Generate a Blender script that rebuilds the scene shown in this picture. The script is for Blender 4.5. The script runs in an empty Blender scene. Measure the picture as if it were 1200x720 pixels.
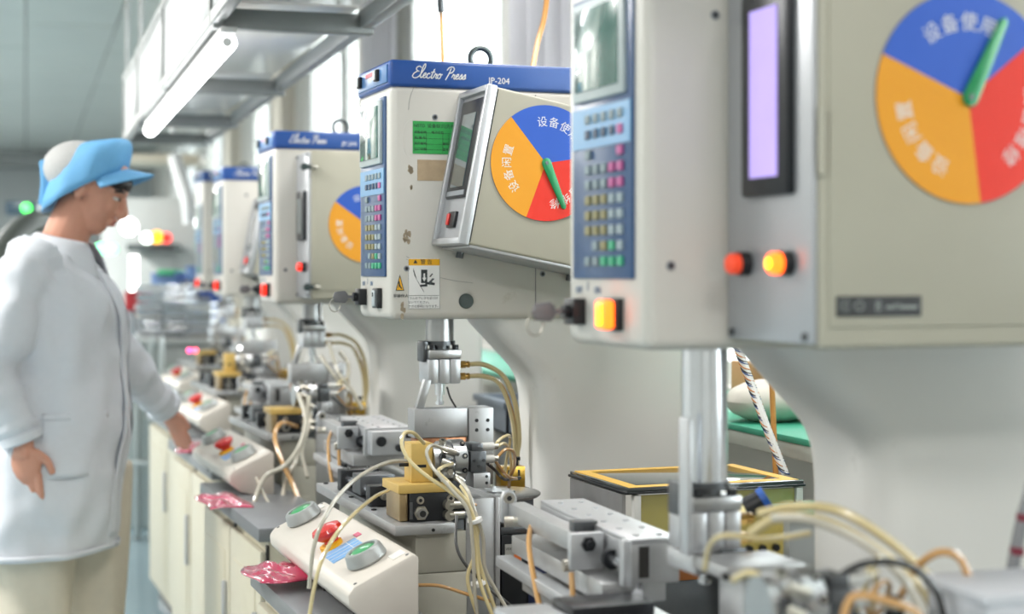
import bpy, bmesh, math, random
from mathutils import Vector, Matrix, Euler
random.seed(7)
S = bpy.context.scene
C = S.collection
PI = math.pi
R = math.radians
# ------------------------------------------------------------ camera
CAMZ = 1.30
YAW = math.atan(570/1900)
FWD = Vector((math.sin(YAW), math.cos(YAW), 0)); RGT = Vector((math.cos(YAW), -math.sin(YAW), 0))
cd = bpy.data.cameras.new('camera'); cam = bpy.data.objects.new('camera', cd); C.objects.link(cam)
cam.location = (0, 0, CAMZ); cam.rotation_euler = (PI/2, 0, -YAW)
cd.sensor_width = 36; cd.lens = 57; cd.shift_y = -40/1200; cd.clip_start = .05; cd.clip_end = 200
cd.dof.use_dof = True; cd.dof.focus_distance = 2.78; cd.dof.aperture_fstop = 3.1
S.camera = cam
# ------------------------------------------------------------ world, lamps, exposure
w = bpy.data.worlds.new('daylight'); S.world = w; w.use_nodes = True
w.node_tree.nodes['Background'].inputs[0].default_value = (.97, .985, 1, 1)
w.node_tree.nodes['Background'].inputs[1].default_value = 12
S.view_settings.view_transform = 'Standard'; S.view_settings.look = 'None'
S.view_settings.exposure = 0.55; S.view_settings.gamma = 1
def area(name, loc, sx, sy, power, rot=(0, 0, 0), col=(1, .98, .95)):
    l = bpy.data.lights.new(name, 'AREA'); l.shape = 'RECTANGLE'; l.size = sx; l.size_y = sy; l.energy = power; l.color = col
    o = bpy.data.objects.new(name, l); C.objects.link(o); o.location = loc; o.rotation_euler = rot
    return o
for x, y, e in ((-1.9, .5, 22), (-1.9, 4.2, 85), (-1.9, 9.5, 150), (-1.9, 14.0, 180), (-1.9, 19.0, 160), (-.9, -1.6, 48), (.9, -.6, 20), (1.25, 2.0, 20), (1.25, 3.6, 16), (1.25, 5.3, 16)):  # behind-camera ones are unseen fill; those above the press row added to brighten it
    area('ceiling_lamp_and_fill', (x, y, 2.93), .8, .6, e)
S.cycles.use_denoising = True
S.cycles.max_bounces = 6; S.cycles.diffuse_bounces = 3; S.cycles.glossy_bounces = 3; S.cycles.transmission_bounces = 5
S.cycles.transparent_max_bounces = 6; S.cycles.caustics_reflective = False; S.cycles.caustics_refractive = False
S.cycles.sample_clamp_indirect = 4

# ------------------------------------------------------------ helpers
def at(px, py, Z):                       # pixel of the 1200x720 frame at camera depth Z -> world point
    return Vector((0, 0, CAMZ)) + FWD*Z + RGT*((px-600)/1900*Z) + Vector((0, 0, -(py-320)/1900*Z))
def lin(h):
    h = h.lstrip('#'); c = [int(h[i:i+2], 16)/255 for i in (0, 2, 4)]
    return tuple([(x/12.92 if x <= .04045 else ((x+.055)/1.055)**2.4) for x in c]+[1])
MATS = {}
def mat(name, col, rough=.5, metal=0, var=.06, scale=30, bump=0, emit=0, trans=0, coat=0, aniso=False, dirt=None, alpha=1):
    if name in MATS: return MATS[name]
    m = bpy.data.materials.new(name); m.use_nodes = True; MATS[name] = m
    nt = m.node_tree; N = nt.nodes; L = nt.links; b = N['Principled BSDF']
    c = lin(col)
    tc = N.new('ShaderNodeTexCoord'); mp = N.new('ShaderNodeMapping'); L.new(tc.outputs['Object'], mp.inputs[0])
    if aniso: mp.inputs['Scale'].default_value = (1, 14, 14)
    n = N.new('ShaderNodeTexNoise'); n.inputs['Scale'].default_value = scale; n.inputs['Detail'].default_value = 4
    L.new(mp.outputs[0], n.inputs['Vector'])
    mx = N.new('ShaderNodeMix'); mx.data_type = 'RGBA'
    mx.inputs[6].default_value = tuple([x*(1-var) for x in c[:3]]+[1]); mx.inputs[7].default_value = tuple([min(1, x*(1+var)) for x in c[:3]]+[1])
    L.new(n.outputs['Fac'], mx.inputs[0]); out = mx.outputs[2]
    if dirt:
        n2 = N.new('ShaderNodeTexNoise'); n2.inputs['Scale'].default_value = dirt[1]; n2.inputs['Detail'].default_value = 8; n2.inputs['Roughness'].default_value = .7
        L.new(tc.outputs['Object'], n2.inputs['Vector'])
        rp = N.new('ShaderNodeValToRGB'); rp.color_ramp.elements[0].position = dirt[2]; rp.color_ramp.elements[1].position = min(1, dirt[2]+.12)
        L.new(n2.outputs['Fac'], rp.inputs[0])
        m2 = N.new('ShaderNodeMix'); m2.data_type = 'RGBA'; m2.inputs[7].default_value = lin(dirt[0])
        mu = N.new('ShaderNodeMath'); mu.operation = 'MULTIPLY'; mu.inputs[1].default_value = .6; L.new(rp.outputs[0], mu.inputs[0])
        L.new(mu.outputs[0], m2.inputs[0]); L.new(out, m2.inputs[6]); out = m2.outputs[2]
    L.new(out, b.inputs['Base Color'])
    b.inputs['Roughness'].default_value = rough; b.inputs['Metallic'].default_value = metal
    b.inputs['Transmission Weight'].default_value = trans; b.inputs['Coat Weight'].default_value = coat; b.inputs['Alpha'].default_value = alpha
    if emit:
        b.inputs['Emission Color'].default_value = c; b.inputs['Emission Strength'].default_value = emit
    if bump:
        bp = N.new('ShaderNodeBump'); bp.inputs['Strength'].default_value = bump; bp.inputs['Distance'].default_value = .002
        L.new(n.outputs['Fac'], bp.inputs['Height']); L.new(bp.outputs[0], b.inputs['Normal'])
    return m
PAINT = mat('cream_paint', 'D3D0C8', .38, 0, .03, 14, .05, dirt=('A89F8C', 7, .66))
BEIGE = mat('beige_box_paint', 'B5B2A2', .42, 0, .03, 20, .04)
SILVERP = mat('silver_face_paint', 'B2B4B8', .35, .35, .03, 20)
CAST = mat('column_paint', 'ECECE8', .4, 0, .04, 6, .08, dirt=('A9A79F', 5, .64))
BLUE = mat('cap_blue', '24529C', .35, 0, .05, 40, .04)
CAPF = mat('cap_front_blue', '4C7DB4', .35, 0, .05, 40)
PANEL = mat('key_panel_blue', '35557F', .3, 0, .04, 60)
PANELL = mat('key_panel_light_blue', '5E9BC8', .3)
LCDB = mat('lcd_bezel', 'B9C4C4', .35)
LCD = mat('lcd_glass', '3A6A60', .2, 0, .3, 40, coat=1)
WHITE = mat('white_print', 'F2F2F0', .5)
BLACK = mat('black_plastic', '1B1D20', .4, 0, .1, 50)
BLACKM = mat('black_anodised', '26282C', .35, .4, .2, 60, .1)
DARK = mat('dark_steel', '5A5D60', .4, .6, .15, 40, .05)
ALU = mat('aluminium', 'C4C6C9', .36, .6, .06, 60, .06, aniso=True)
ALUD = mat('worn_aluminium', 'B0B1B2', .4, .6, .12, 30, .1, dirt=('5C564C', 14, .6))
STEEL = mat('polished_steel', 'D6D9DE', .2, .95, .05, 30)
STEELR = mat('ground_steel', 'A9AAAB', .3, .9, .1, 60, .08, dirt=('6B675F', 20, .58))
BRASS = mat('brass', 'B08A48', .3, .8, .12, 40)
YEL = mat('yellow_block', 'CFAE62', .45, 0, .12, 40, .1, dirt=('9E7A2A', 12, .6))
YELT = mat('amber_tank', 'C4B25E', .4, .1, .2, 15, .1, dirt=('7C6420', 9, .55))
TUBE = mat('amber_tube', 'DECE9C', .18, 0, .1, 30, coat=.6)
TUBEW = mat('clear_tube', 'C6C1B2', .15, 0, .08, 30, coat=.6)
TUBEO = mat('orange_tube', 'CFA066', .2, 0, .1, 30, coat=.6)
TUBEB = mat('black_hose', '303030', .4)
NICKEL = mat('nickel_fitting', 'B4AFA4', .3, .85, .08, 50)
BOXW = mat('ivory_box_paint', 'DDD6CC', .42, 0, .03, 30, .05, dirt=('B5A99A', 10, .7))
RED = mat('red_button', 'D8241C', .3, 0, .05, 30, coat=.4)
GREEN = mat('green_button', '2FA45A', .3, 0, .05, 30, coat=.4)
RINGM = mat('grey_button_ring', 'A6A9A8', .4, .2, .05, 30)
CABW = mat('cabinet_cream', 'CFC9B4', .45, 0, .04, 20, .05, dirt=('A39B80', 8, .66))
TOPG = mat('grey_worktop', '85878A', .4, .3, .1, 20, .06)
GREYP = mat('grey_plastic', '8B8F94', .5)
LAMPO = mat('lit_orange_lamp', 'FF5A12', .3, emit=3.2)
LAMPY = mat('lit_lamp_core', 'FFC21E', .3, emit=3.0)
LAMPR = mat('dull_orange_lamp', 'E0492A', .3, emit=.35)
LAMPR2 = mat('lit_red_lamp', 'FF2A14', .3, emit=.8)
SCRL = mat('lilac_screen', 'B09CE6', .3, emit=.5, var=.12, scale=25)
SCRD = mat('dark_screen', '56666A', .1, 0, .35, 20, coat=1)
DYEL = mat('dial_yellow', 'F0A428', .45, 0, .02)
DBLU = mat('dial_blue', '2A5CC0', .45, 0, .02)
DRED = mat('dial_red', 'E8301C', .45, 0, .02)
PTR = mat('pointer_green', '168A52', .4)
LABG = mat('green_label', '34A552', .5, 0, .08, 80)
LABT = mat('tan_label', 'B7A183', .6, 0, .2, 60)
PRTD = mat('dark_print', '2A2F30', .6)
PRTG = mat('grey_print', '6C6E70', .6)
WARNY = mat('warning_yellow', 'F2B41E', .5)
TAPE = mat('peeled_tape', 'A3957F', .6, 0, .3, 60)
EYE = mat('dark_eyebolt', '4A5150', .4, .6)
def cloth_mat(name, col):
    m = mat(name, col, .8, 0, .02, 10); nt = m.node_tree; N = nt.nodes; L = nt.links
    tr = N.new('ShaderNodeBsdfTranslucent'); tr.inputs[0].default_value = lin(col); mx = N.new('ShaderNodeMixShader'); mx.inputs[0].default_value = .6
    L.new(N['Principled BSDF'].outputs[0], mx.inputs[1]); L.new(tr.outputs[0], mx.inputs[2]); L.new(mx.outputs[0], N['Material Output'].inputs[0]); return m
GLASS = mat('clear_glass', 'E8F0F0', .03, trans=1, var=0)

class B:
    def __init__(s): s.bm = bmesh.new()
    def _fin(s, verts, M=None):
        if M is not None: bmesh.ops.transform(s.bm, matrix=M, verts=verts)
    def box(s, x0, x1, y0, y1, z0, z1, bev=0, M=None, seg=2):
        v = [s.bm.verts.new(p) for p in ((x0,y0,z0),(x1,y0,z0),(x1,y1,z0),(x0,y1,z0),(x0,y0,z1),(x1,y0,z1),(x1,y1,z1),(x0,y1,z1))]
        fs = [s.bm.faces.new([v[i] for i in f]) for f in ((3,2,1,0),(4,5,6,7),(0,1,5,4),(1,2,6,5),(2,3,7,6),(3,0,4,7))]
        if bev:
            es = list({e for f in fs for e in f.edges})
            r = bmesh.ops.bevel(s.bm, geom=es, offset=bev, segments=seg, profile=.5, affect='EDGES', clamp_overlap=True)
            v = list({q for f in r['faces'] for q in f.verts})
            if M is not None:
                allv = set(v); [allv.update(f.verts) for f in fs if f.is_valid]; v = list(allv)
        s._fin(v, M); return s
    def cyl(s, p0, p1, r0, r1=None, n=16, cap=True):
        r1 = r0 if r1 is None else r1
        p0 = Vector(p0); p1 = Vector(p1); d = (p1-p0).normalized(); q = d.to_track_quat('Z', 'Y').to_matrix()
        a = []; b = []
        for i in range(n):
            t = 2*PI*i/n; o = q@Vector((math.cos(t), math.sin(t), 0))
            a.append(s.bm.verts.new(p0+o*r0)); b.append(s.bm.verts.new(p1+o*r1))
        for i in range(n):
            j = (i+1) % n; s.bm.faces.new((a[i], a[j], b[j], b[i]))
        if cap: s.bm.faces.new(a[::-1]); s.bm.faces.new(b)
        return s
    def lathe(s, p0, axis, prof, n=20):          # prof: (h, r)
        p0 = Vector(p0); d = Vector(axis).normalized(); q = d.to_track_quat('Z', 'Y').to_matrix(); rings = []
        for h, r in prof:
            rings.append([s.bm.verts.new(p0+d*h+q@Vector((math.cos(2*PI*i/n)*r, math.sin(2*PI*i/n)*r, 0))) for i in range(n)])
        for a, b in zip(rings, rings[1:]):
            for i in range(n): j = (i+1) % n; s.bm.faces.new((a[i], a[j], b[j], b[i]))
        s.bm.faces.new(rings[0][::-1]); s.bm.faces.new(rings[-1]); return s
    def prism(s, pts, a, b, ax='y', bev=0):      # ax y: pts (x,z) swept y a->b ; ax x: pts (y,z) ; ax z: pts (x,y)
        def P(p, h): return {'y': (p[0], h, p[1]), 'x': (h, p[0], p[1]), 'z': (p[0], p[1], h)}[ax]
        A = [s.bm.verts.new(P(p, a)) for p in pts]; Bv = [s.bm.verts.new(P(p, b)) for p in pts]; n = len(pts)
        fs = [s.bm.faces.new((A[i], A[(i+1) % n], Bv[(i+1) % n], Bv[i])) for i in range(n)]
        fs += [s.bm.faces.new(A[::-1]), s.bm.faces.new(Bv)]
        bmesh.ops.recalc_face_normals(s.bm, faces=fs)
        if bev: bmesh.ops.bevel(s.bm, geom=list({e for f in fs for e in f.edges}), offset=bev, segments=2, profile=.5, affect='EDGES', clamp_overlap=True)
        return s
    def tube(s, pts, r, n=8, sub=8, closed=False):
        P = [Vector(p) for p in pts]; path = []
        if len(P) > 2 and sub > 1:
            m = len(P)
            for i in range(m if closed else m-1):
                p0 = P[(i-1) % m] if closed or i > 0 else P[0]*2-P[1]; p1 = P[i % m]; p2 = P[(i+1) % m]; p3 = P[(i+2) % m] if closed or i+2 < m else P[-1]*2-P[-2]
                for k in range(sub):
                    t = k/sub
                    path.append(.5*((2*p1)+(p2-p0)*t+(2*p0-5*p1+4*p2-p3)*t*t+(-p0+3*p1-3*p2+p3)*t**3))
            if not closed: path.append(P[-1])
        else: path = P
        rings = []; up = None; m = len(path)
        for i, p in enumerate(path):
            d = ((path[(i+1) % m]-path[i-1]) if closed else (path[min(i+1, m-1)]-path[max(i-1, 0)])).normalized()
            if up is None: up = d.orthogonal().normalized()
            up = (up-d*up.dot(d)); up = up.normalized() if up.length > 1e-6 else d.orthogonal().normalized()
            sd = d.cross(up); rr = r(i/(m-1)) if callable(r) else r
            rings.append([s.bm.verts.new(p+(up*math.cos(2*PI*k/n)+sd*math.sin(2*PI*k/n))*rr) for k in range(n)])
        for i in range(len(rings)-(0 if closed else 1)):
            a = rings[i]; b = rings[(i+1) % len(rings)]
            for k in range(n): j = (k+1) % n; s.bm.faces.new((a[k], a[j], b[j], b[k]))
        if not closed: s.bm.faces.new(rings[0][::-1]); s.bm.faces.new(rings[-1])
        return s
    def ell(s, c, rx, ry, rz, M=None, u=16, v=10):
        r = bmesh.ops.create_uvsphere(s.bm, u_segments=u, v_segments=v, radius=1)
        bmesh.ops.transform(s.bm, matrix=Matrix.Translation(c)@(M or Matrix())@Matrix.Diagonal((rx, ry, rz, 1)), verts=r['verts']); return s
    def loft(s, rings, cap=True):
        V = [[s.bm.verts.new(p) for p in r] for r in rings]; n = len(V[0])
        for a, b in zip(V, V[1:]):
            for i in range(n): j = (i+1) % n; s.bm.faces.new((a[i], a[j], b[j], b[i]))
        if cap: s.bm.faces.new(V[0][::-1]); s.bm.faces.new(V[-1])
        return s
    def grid(s, f, nu, nv):
        V = [[s.bm.verts.new(f(i/nu, j/nv)) for j in range(nv+1)] for i in range(nu+1)]
        for i in range(nu):
            for j in range(nv): s.bm.faces.new((V[i][j], V[i+1][j], V[i+1][j+1], V[i][j+1]))
        return s
OFF = {}
def obj(name, b, m, parent=None, kind=None, label=None, smooth=.6):
    bm = b.bm
    off = OFF.get(parent.name) if parent else None
    if off is not None: bmesh.ops.translate(bm, vec=-off, verts=bm.verts)
    bmesh.ops.recalc_face_normals(bm, faces=bm.faces)
    for f in bm.faces: f.smooth = True
    for e in bm.edges:
        if len(e.link_faces) == 2 and e.calc_face_angle(0) > smooth: e.smooth = False
    me = bpy.data.meshes.new(name); bm.to_mesh(me); bm.free(); me.materials.append(m)
    o = bpy.data.objects.new(name, me); C.objects.link(o)
    if parent:
        o.parent = parent
        OFF[o.name] = off if off is not None else Vector()
    if kind: o['kind'] = kind
    if label: o['label'] = label
    return o
def thing(name, label, cat, loc=(0, 0, 0), frame=None, group=None, kind=None):
    o = bpy.data.objects.new(name, None); C.objects.link(o); o.empty_display_size = .05
    loc = Vector(loc); OFF[o.name] = loc
    o.matrix_world = (frame if frame is not None else Matrix())@Matrix.Translation(loc)
    o['label'] = label; o['category'] = cat
    if group: o['group'] = group
    if kind: o['kind'] = kind
    return o
def tag(o, label, cat, group=None):
    o['label'] = label; o['category'] = cat
    if group: o['group'] = group
    return o
def struct(name, b, m, parent=None, smooth=.6):
    o = obj(name, b, m, parent, smooth=smooth)
    if not parent: o['kind'] = 'structure'
    return o
def dup(root, M0, M1, label, group=None, skip=()):
    def cp(o, par):
        c = o.copy(); C.objects.link(c); c.parent = par
        for ch in o.children:
            if ch.name.split('.')[0] not in skip: cp(ch, c)
        return c
    r = cp(root, None); r.matrix_world = M1@M0.inverted()@root.matrix_world; r['label'] = label
    OFF[r.name] = OFF.get(root.name, Vector())
    if group: r['group'] = group
    elif 'group' in r: del r['group']
    return r
TXC = {}
def textmesh(s, size, shear=0, extrude=.0002):
    k = (s, size, shear)
    if k not in TXC:
        cu = bpy.data.curves.new('lettering', 'FONT'); cu.body = s; cu.size = size; cu.shear = shear; cu.extrude = extrude
        cu.align_x = 'CENTER'; cu.align_y = 'CENTER'; cu.resolution_u = 2
        o = bpy.data.objects.new('lettering', cu); C.objects.link(o); bpy.context.view_layer.update()
        me = bpy.data.meshes.new_from_object(o.evaluated_get(bpy.context.evaluated_depsgraph_get()))
        bpy.data.objects.remove(o); TXC[k] = me
    return TXC[k]
SIDE = Euler((PI/2, 0, 0)).to_matrix().to_4x4()            # writing on a face that looks towards -y
FRONT = Euler((PI/2, 0, -PI/2)).to_matrix().to_4x4()       # writing on a face that looks towards -x
def text(items, m, parent, name='lettering'):              # items: (string, size, matrix, shear)
    b = B()
    for it in items:
        s_, size, M = it[:3]
        me = textmesh(s_, size, it[3] if len(it) > 3 else 0)
        n0 = len(b.bm.verts); b.bm.from_mesh(me); b.bm.verts.ensure_lookup_table()
        bmesh.ops.transform(b.bm, matrix=M, verts=b.bm.verts[n0:])
    return obj(name, b, m, parent)
T = Matrix.Translation
def station(px, Z, rz=math.atan(680/1900)-YAW):
    p = at(px, 320, Z); return T((p.x, p.y, 0))@Matrix.Rotation(rz, 4, 'Z')
M1 = station(757, 1.80); M2 = station(458, 3.0); M3 = station(322, 4.5); M4 = station(262, 6.03); M5 = station(238, 7.6)
Z0 = 1.213
def q2(px, py, Z, M=None): return ((M or M2).inverted())@at(px, py, Z)
# ------------------------------------------------------------ the room
WX = 1.75; CEIL = 3.0; FARY = 24.0
FLOOR = mat('blue_epoxy_floor', '8CA3AD', .12, 0, .06, 3, .03, coat=.3)
WALLM = mat('white_wall_paint', 'D9D8D2', .6, 0, .03, 5)
WALLF = mat('grey_wall_panel', 'AEB4B4', .5, 0, .04, 5)
CEILM = mat('glossy_ceiling_metal', 'D4D8D2', .3, .35, .08, 2, .05)
FRAMEM = mat('grey_frame', '8A8D8C', .4, .3)
HOODW = mat('hood_white_panel', 'E4E4E0', .3, 0, .03, 10, coat=.3)
HOODG = mat('hood_grey_panel', 'B4B8BA', .45, .1, .04, 10)
CURT = cloth_mat('white_curtain', 'F0F0F4')
struct('floor', B().box(-3, WX+.2, -3.2, FARY+.2, -.1, 0), FLOOR)
ceil = struct('ceiling', B().box(-3.2, WX+.2, -3.2, FARY+.2, CEIL+.02, CEIL+.1), mat('ceiling_void', '6E726E', .7))
for i in range(9):
    for j in range(20):
        x = -3+i*.6; y = -1+j*1.25
        o = obj('ceiling_panel', B().box(x+.006, x+.594, y+.01, y+1.24, CEIL-.005*((i+j) % 2), CEIL+.02, .004, seg=1), CEILM, ceil)
# right wall with windows
wins = [(.6, 2.6), (3.3, 4.2), (4.45, 7.9), (8.3, 10.9), (11.5, 13.8), (14.3, 17.4), (17.8, 21.5)]
wb = B(); zs, zt = 1.0, 2.9
wb.box(WX, WX+.2, -3.2, FARY, 0, zs); wb.box(WX, WX+.2, -3.2, FARY, zt, CEIL)
y = -3.2
for a, b_ in wins+[(FARY, FARY)]:
    wb.box(WX, WX+.2, y, a, zs, zt); y = b_
struct('wall_right', wb, WALLM)
for i, (a, b_) in enumerate(wins):
    f = B(); f.box(WX+.06, WX+.12, a, b_, zs, zs+.06); f.box(WX+.06, WX+.12, a, b_, zt-.06, zt)
    for yy in (a+.03, (a+b_)/2, b_-.03): f.box(WX+.06, WX+.12, yy-.03, yy+.03, zs, zt)
    wf = struct('window_%d' % (i+1), f, mat('window_frame_white', 'E6E6E2', .4))
    for k in range(2):
        y0 = a+(b_-a)/2*k; obj('pane', B().box(WX+.085, WX+.092, y0+.03, y0+(b_-a)/2-.03, zs+.05, zt-.05), GLASS, wf)
struct('wall_far', B().box(-3, WX+.2, FARY, FARY+.2, 0, CEIL), WALLF)
fb = B()
struct('trim_1', fb.box(-3, WX, FARY-.5, FARY-.05, 2.78, 2.99), FRAMEM)
struct('trim_2', B().box(WX-.10, WX, 7.92, 8.3, 0, CEIL, .01), mat('pillar_cream', 'CFC8BB', .6))
struct('trim_3', B().box(WX-.10, WX, 10.95, 11.4, 0, CEIL, .01), MATS['pillar_cream'])
struct('trim_4', B().box(WX-.10, WX, 13.85, 14.2, 0, CEIL, .01), MATS['pillar_cream'])
struct('wall_left', B().box(-3.2, -3, -3, FARY+.2, 0, CEIL), WALLM)
struct('wall_back', B().box(-3, WX+.2, -3.2, -3, 0, CEIL), WALLM)
# curtain drawn behind the second press
def curtain(y0, y1, label, amp=.035):
    def f(u, v): return Vector((WX-.16+amp*math.sin(u*(y1-y0)*34)*(.5+.5*v)+.012*math.sin(u*61), y0+(y1-y0)*u, 1.06+1.76*v))
    b = B().grid(f, int((y1-y0)*60), 3)
    o = obj('curtain', b, CURT); tag(o, label, 'curtain', None); o.modifiers.new('s', 'SOLIDIFY').thickness = .003; return o
curtain(4.35, 5.3, 'white curtain hanging over the window above the second press, nearer panel')
curtain(7.2, 7.7, 'white curtain gathered at the left of the bright window above the second press')
o = B().cyl((WX-.16, 4.2, 2.86), (WX-.16, 7.7, 2.86), .012, n=10)
tag(obj('curtain_rail', o, FRAMEM), 'grey rail along the wall carrying the white curtains', 'rail')

# overhead work-light hood above the row
hx0, hx1 = .44, .80
hood = thing('light_hood', 'long grey and white hood hanging over the row of presses', 'hood', (hx0, 2.4, 1.9))
joints = [1.2, 2.5, 3.93, 5.35, 6.6, 7.5]
for a, b_ in zip(joints, joints[1:]):
    obj('fascia_panel', B().box(hx0-.012, hx0, a+.008, b_-.008, 1.93, 2.16, .003), HOODG, hood)
    obj('underside_panel', B().box(hx0+.01, hx1-.01, a+.012, b_-.012, 1.955, 1.975, .003), HOODW, hood)
for y in joints:
    obj('cross_bar', B().box(hx0-.01, hx1+.02, y-.02, y+.02, 1.885, 1.935, .004), FRAMEM, hood)
    obj('post', B().box(hx0-.02, hx0+.012, y-.016, y+.016, 1.9, 2.2, .003), FRAMEM, hood)
    obj('hanger_rod', B().cyl((hx0, y, 2.2), (hx0, y, 2.97), .008, n=8), FRAMEM, hood)
obj('rail', B().box(hx1-.015, hx1+.02, 1.2, 7.5, 1.90, 1.945, .004), FRAMEM, hood)
obj('rail', B().box(hx0-.018, hx0+.014, 1.2, 7.5, 1.895, 1.93, .004), FRAMEM, hood)
obj('top_rail', B().box(hx0-.018, hx0+.014, 1.2, 7.5, 2.155, 2.185, .004), FRAMEM, hood)
LEDM = mat('lit_tube_white', 'FFFFFF', .4, emit=6, var=0)
def tube_light(x, y0, y1, z, label, r=.024):
    t = thing('tube_light', label, 'light', (x, y0, z))
    obj('tube', B().cyl((x, y0+.04, z), (x, y1-.04, z), r, n=14), LEDM, t)
    obj('housing', B().box(x-.02, x+.02, y0, y1, z+r-.004, z+.033, .003), WHITE, t)
    for yy in (y0+.03, y1-.04): obj('end_cap', B().cyl((x, yy, z), (x, yy+.014, z), r*.5, n=14), WHITE, t)
tube_light(.46, 3.86, 5.12, 1.85, 'lit white tube lamp under the hood edge, the nearer one above the third press')
tube_light(.46, 5.14, 6.42, 1.85, 'lit white tube lamp under the hood edge, the farther of two')
tube_light(.46, 1.75, 2.95, 1.85, 'unseen tube lamp added above the two nearest presses to brighten the tooling')  # added lamp outside the frame, brightens the press fronts and tooling
# ceiling lamps of the aisle
for i, y in enumerate((9.5, 14.0, 19.0)):
    t = thing('ceiling_light', ['flat lit ceiling lamp in the aisle, nearest of three', 'flat lit ceiling lamp in the aisle, the middle one', 'flat lit ceiling lamp at the far end of the aisle'][i], 'light', (-1.9, y, CEIL-.05))
    obj('diffuser', B().box(-2.4, -1.6, y-.3, y+.3, CEIL-.05, CEIL-.03), mat('ceiling_lamp_diffuser', 'FFFFFF', .5, emit=3, var=0), t)
    obj('frame', B().box(-2.43, -1.57, y-.33, y+.33, CEIL-.034, CEIL-.006, .003), FRAMEM, t)

# ------------------------------------------------------------ presses
W = .236; H = .483
STROKES = {
 'E': [[(.62,.86),(.48,.98),(.28,.93),(.2,.76),(.32,.6),(.5,.55)], [(.36,.56),(.1,.38),(.0,.14),(.14,0),(.4,.02),(.62,.2)]],
 'l': [[(-.04,.1),(.18,.5),(.36,.95),(.3,1.2),(.16,.95),(.08,.3),(.14,.02),(.3,.12)]],
 'e': [[(-.02,.14),(.2,.28),(.22,.42),(.08,.38),(.02,.14),(.14,0),(.34,.14)]],
 'c': [[(.26,.34),(.14,.42),(.02,.24),(.06,.02),(.2,.0),(.34,.14)]],
 't': [[(.26,.8),(.12,.3),(.1,.04),(.2,0),(.32,.12)], [(.0,.5),(.34,.55)]],
 'r': [[(.0,.1),(.1,.42),(.14,.34),(.26,.36),(.2,.1),(.26,0),(.36,.1)]],
 'o': [[(.16,.4),(.02,.26),(.04,.04),(.18,0),(.28,.2),(.2,.4),(.14,.36),(.24,.3),(.4,.36)]],
 'P': [[(.36,.9),(.24,.4),(.06,-.1)], [(.02,.72),(.18,.96),(.5,1.02),(.64,.82),(.5,.56),(.22,.46)]],
 's': [[(-.04,.08),(.14,.36),(.2,.42),(.22,.2),(.16,.02),(.0,.03)], [(.16,.02),(.3,.12)]]}
ADV = {'E': .6, 'l': .3, 'e': .33, 'c': .33, 't': .3, 'r': .34, 'o': .4, 'P': .56, 's': .31, ' ': .3}
def script_word(x, z, y, h, m, parent):
    b = B(); cx = 0
    for ch in 'Electro Press':
        for st in STROKES.get(ch, []):
            b.tube([(x+(cx+px+.22*pz)*h, y, z+pz*h) for px, pz in st], h*.048, n=5, sub=5)
        cx += ADV[ch]
    return obj('script_lettering', b, m, parent)

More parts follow.
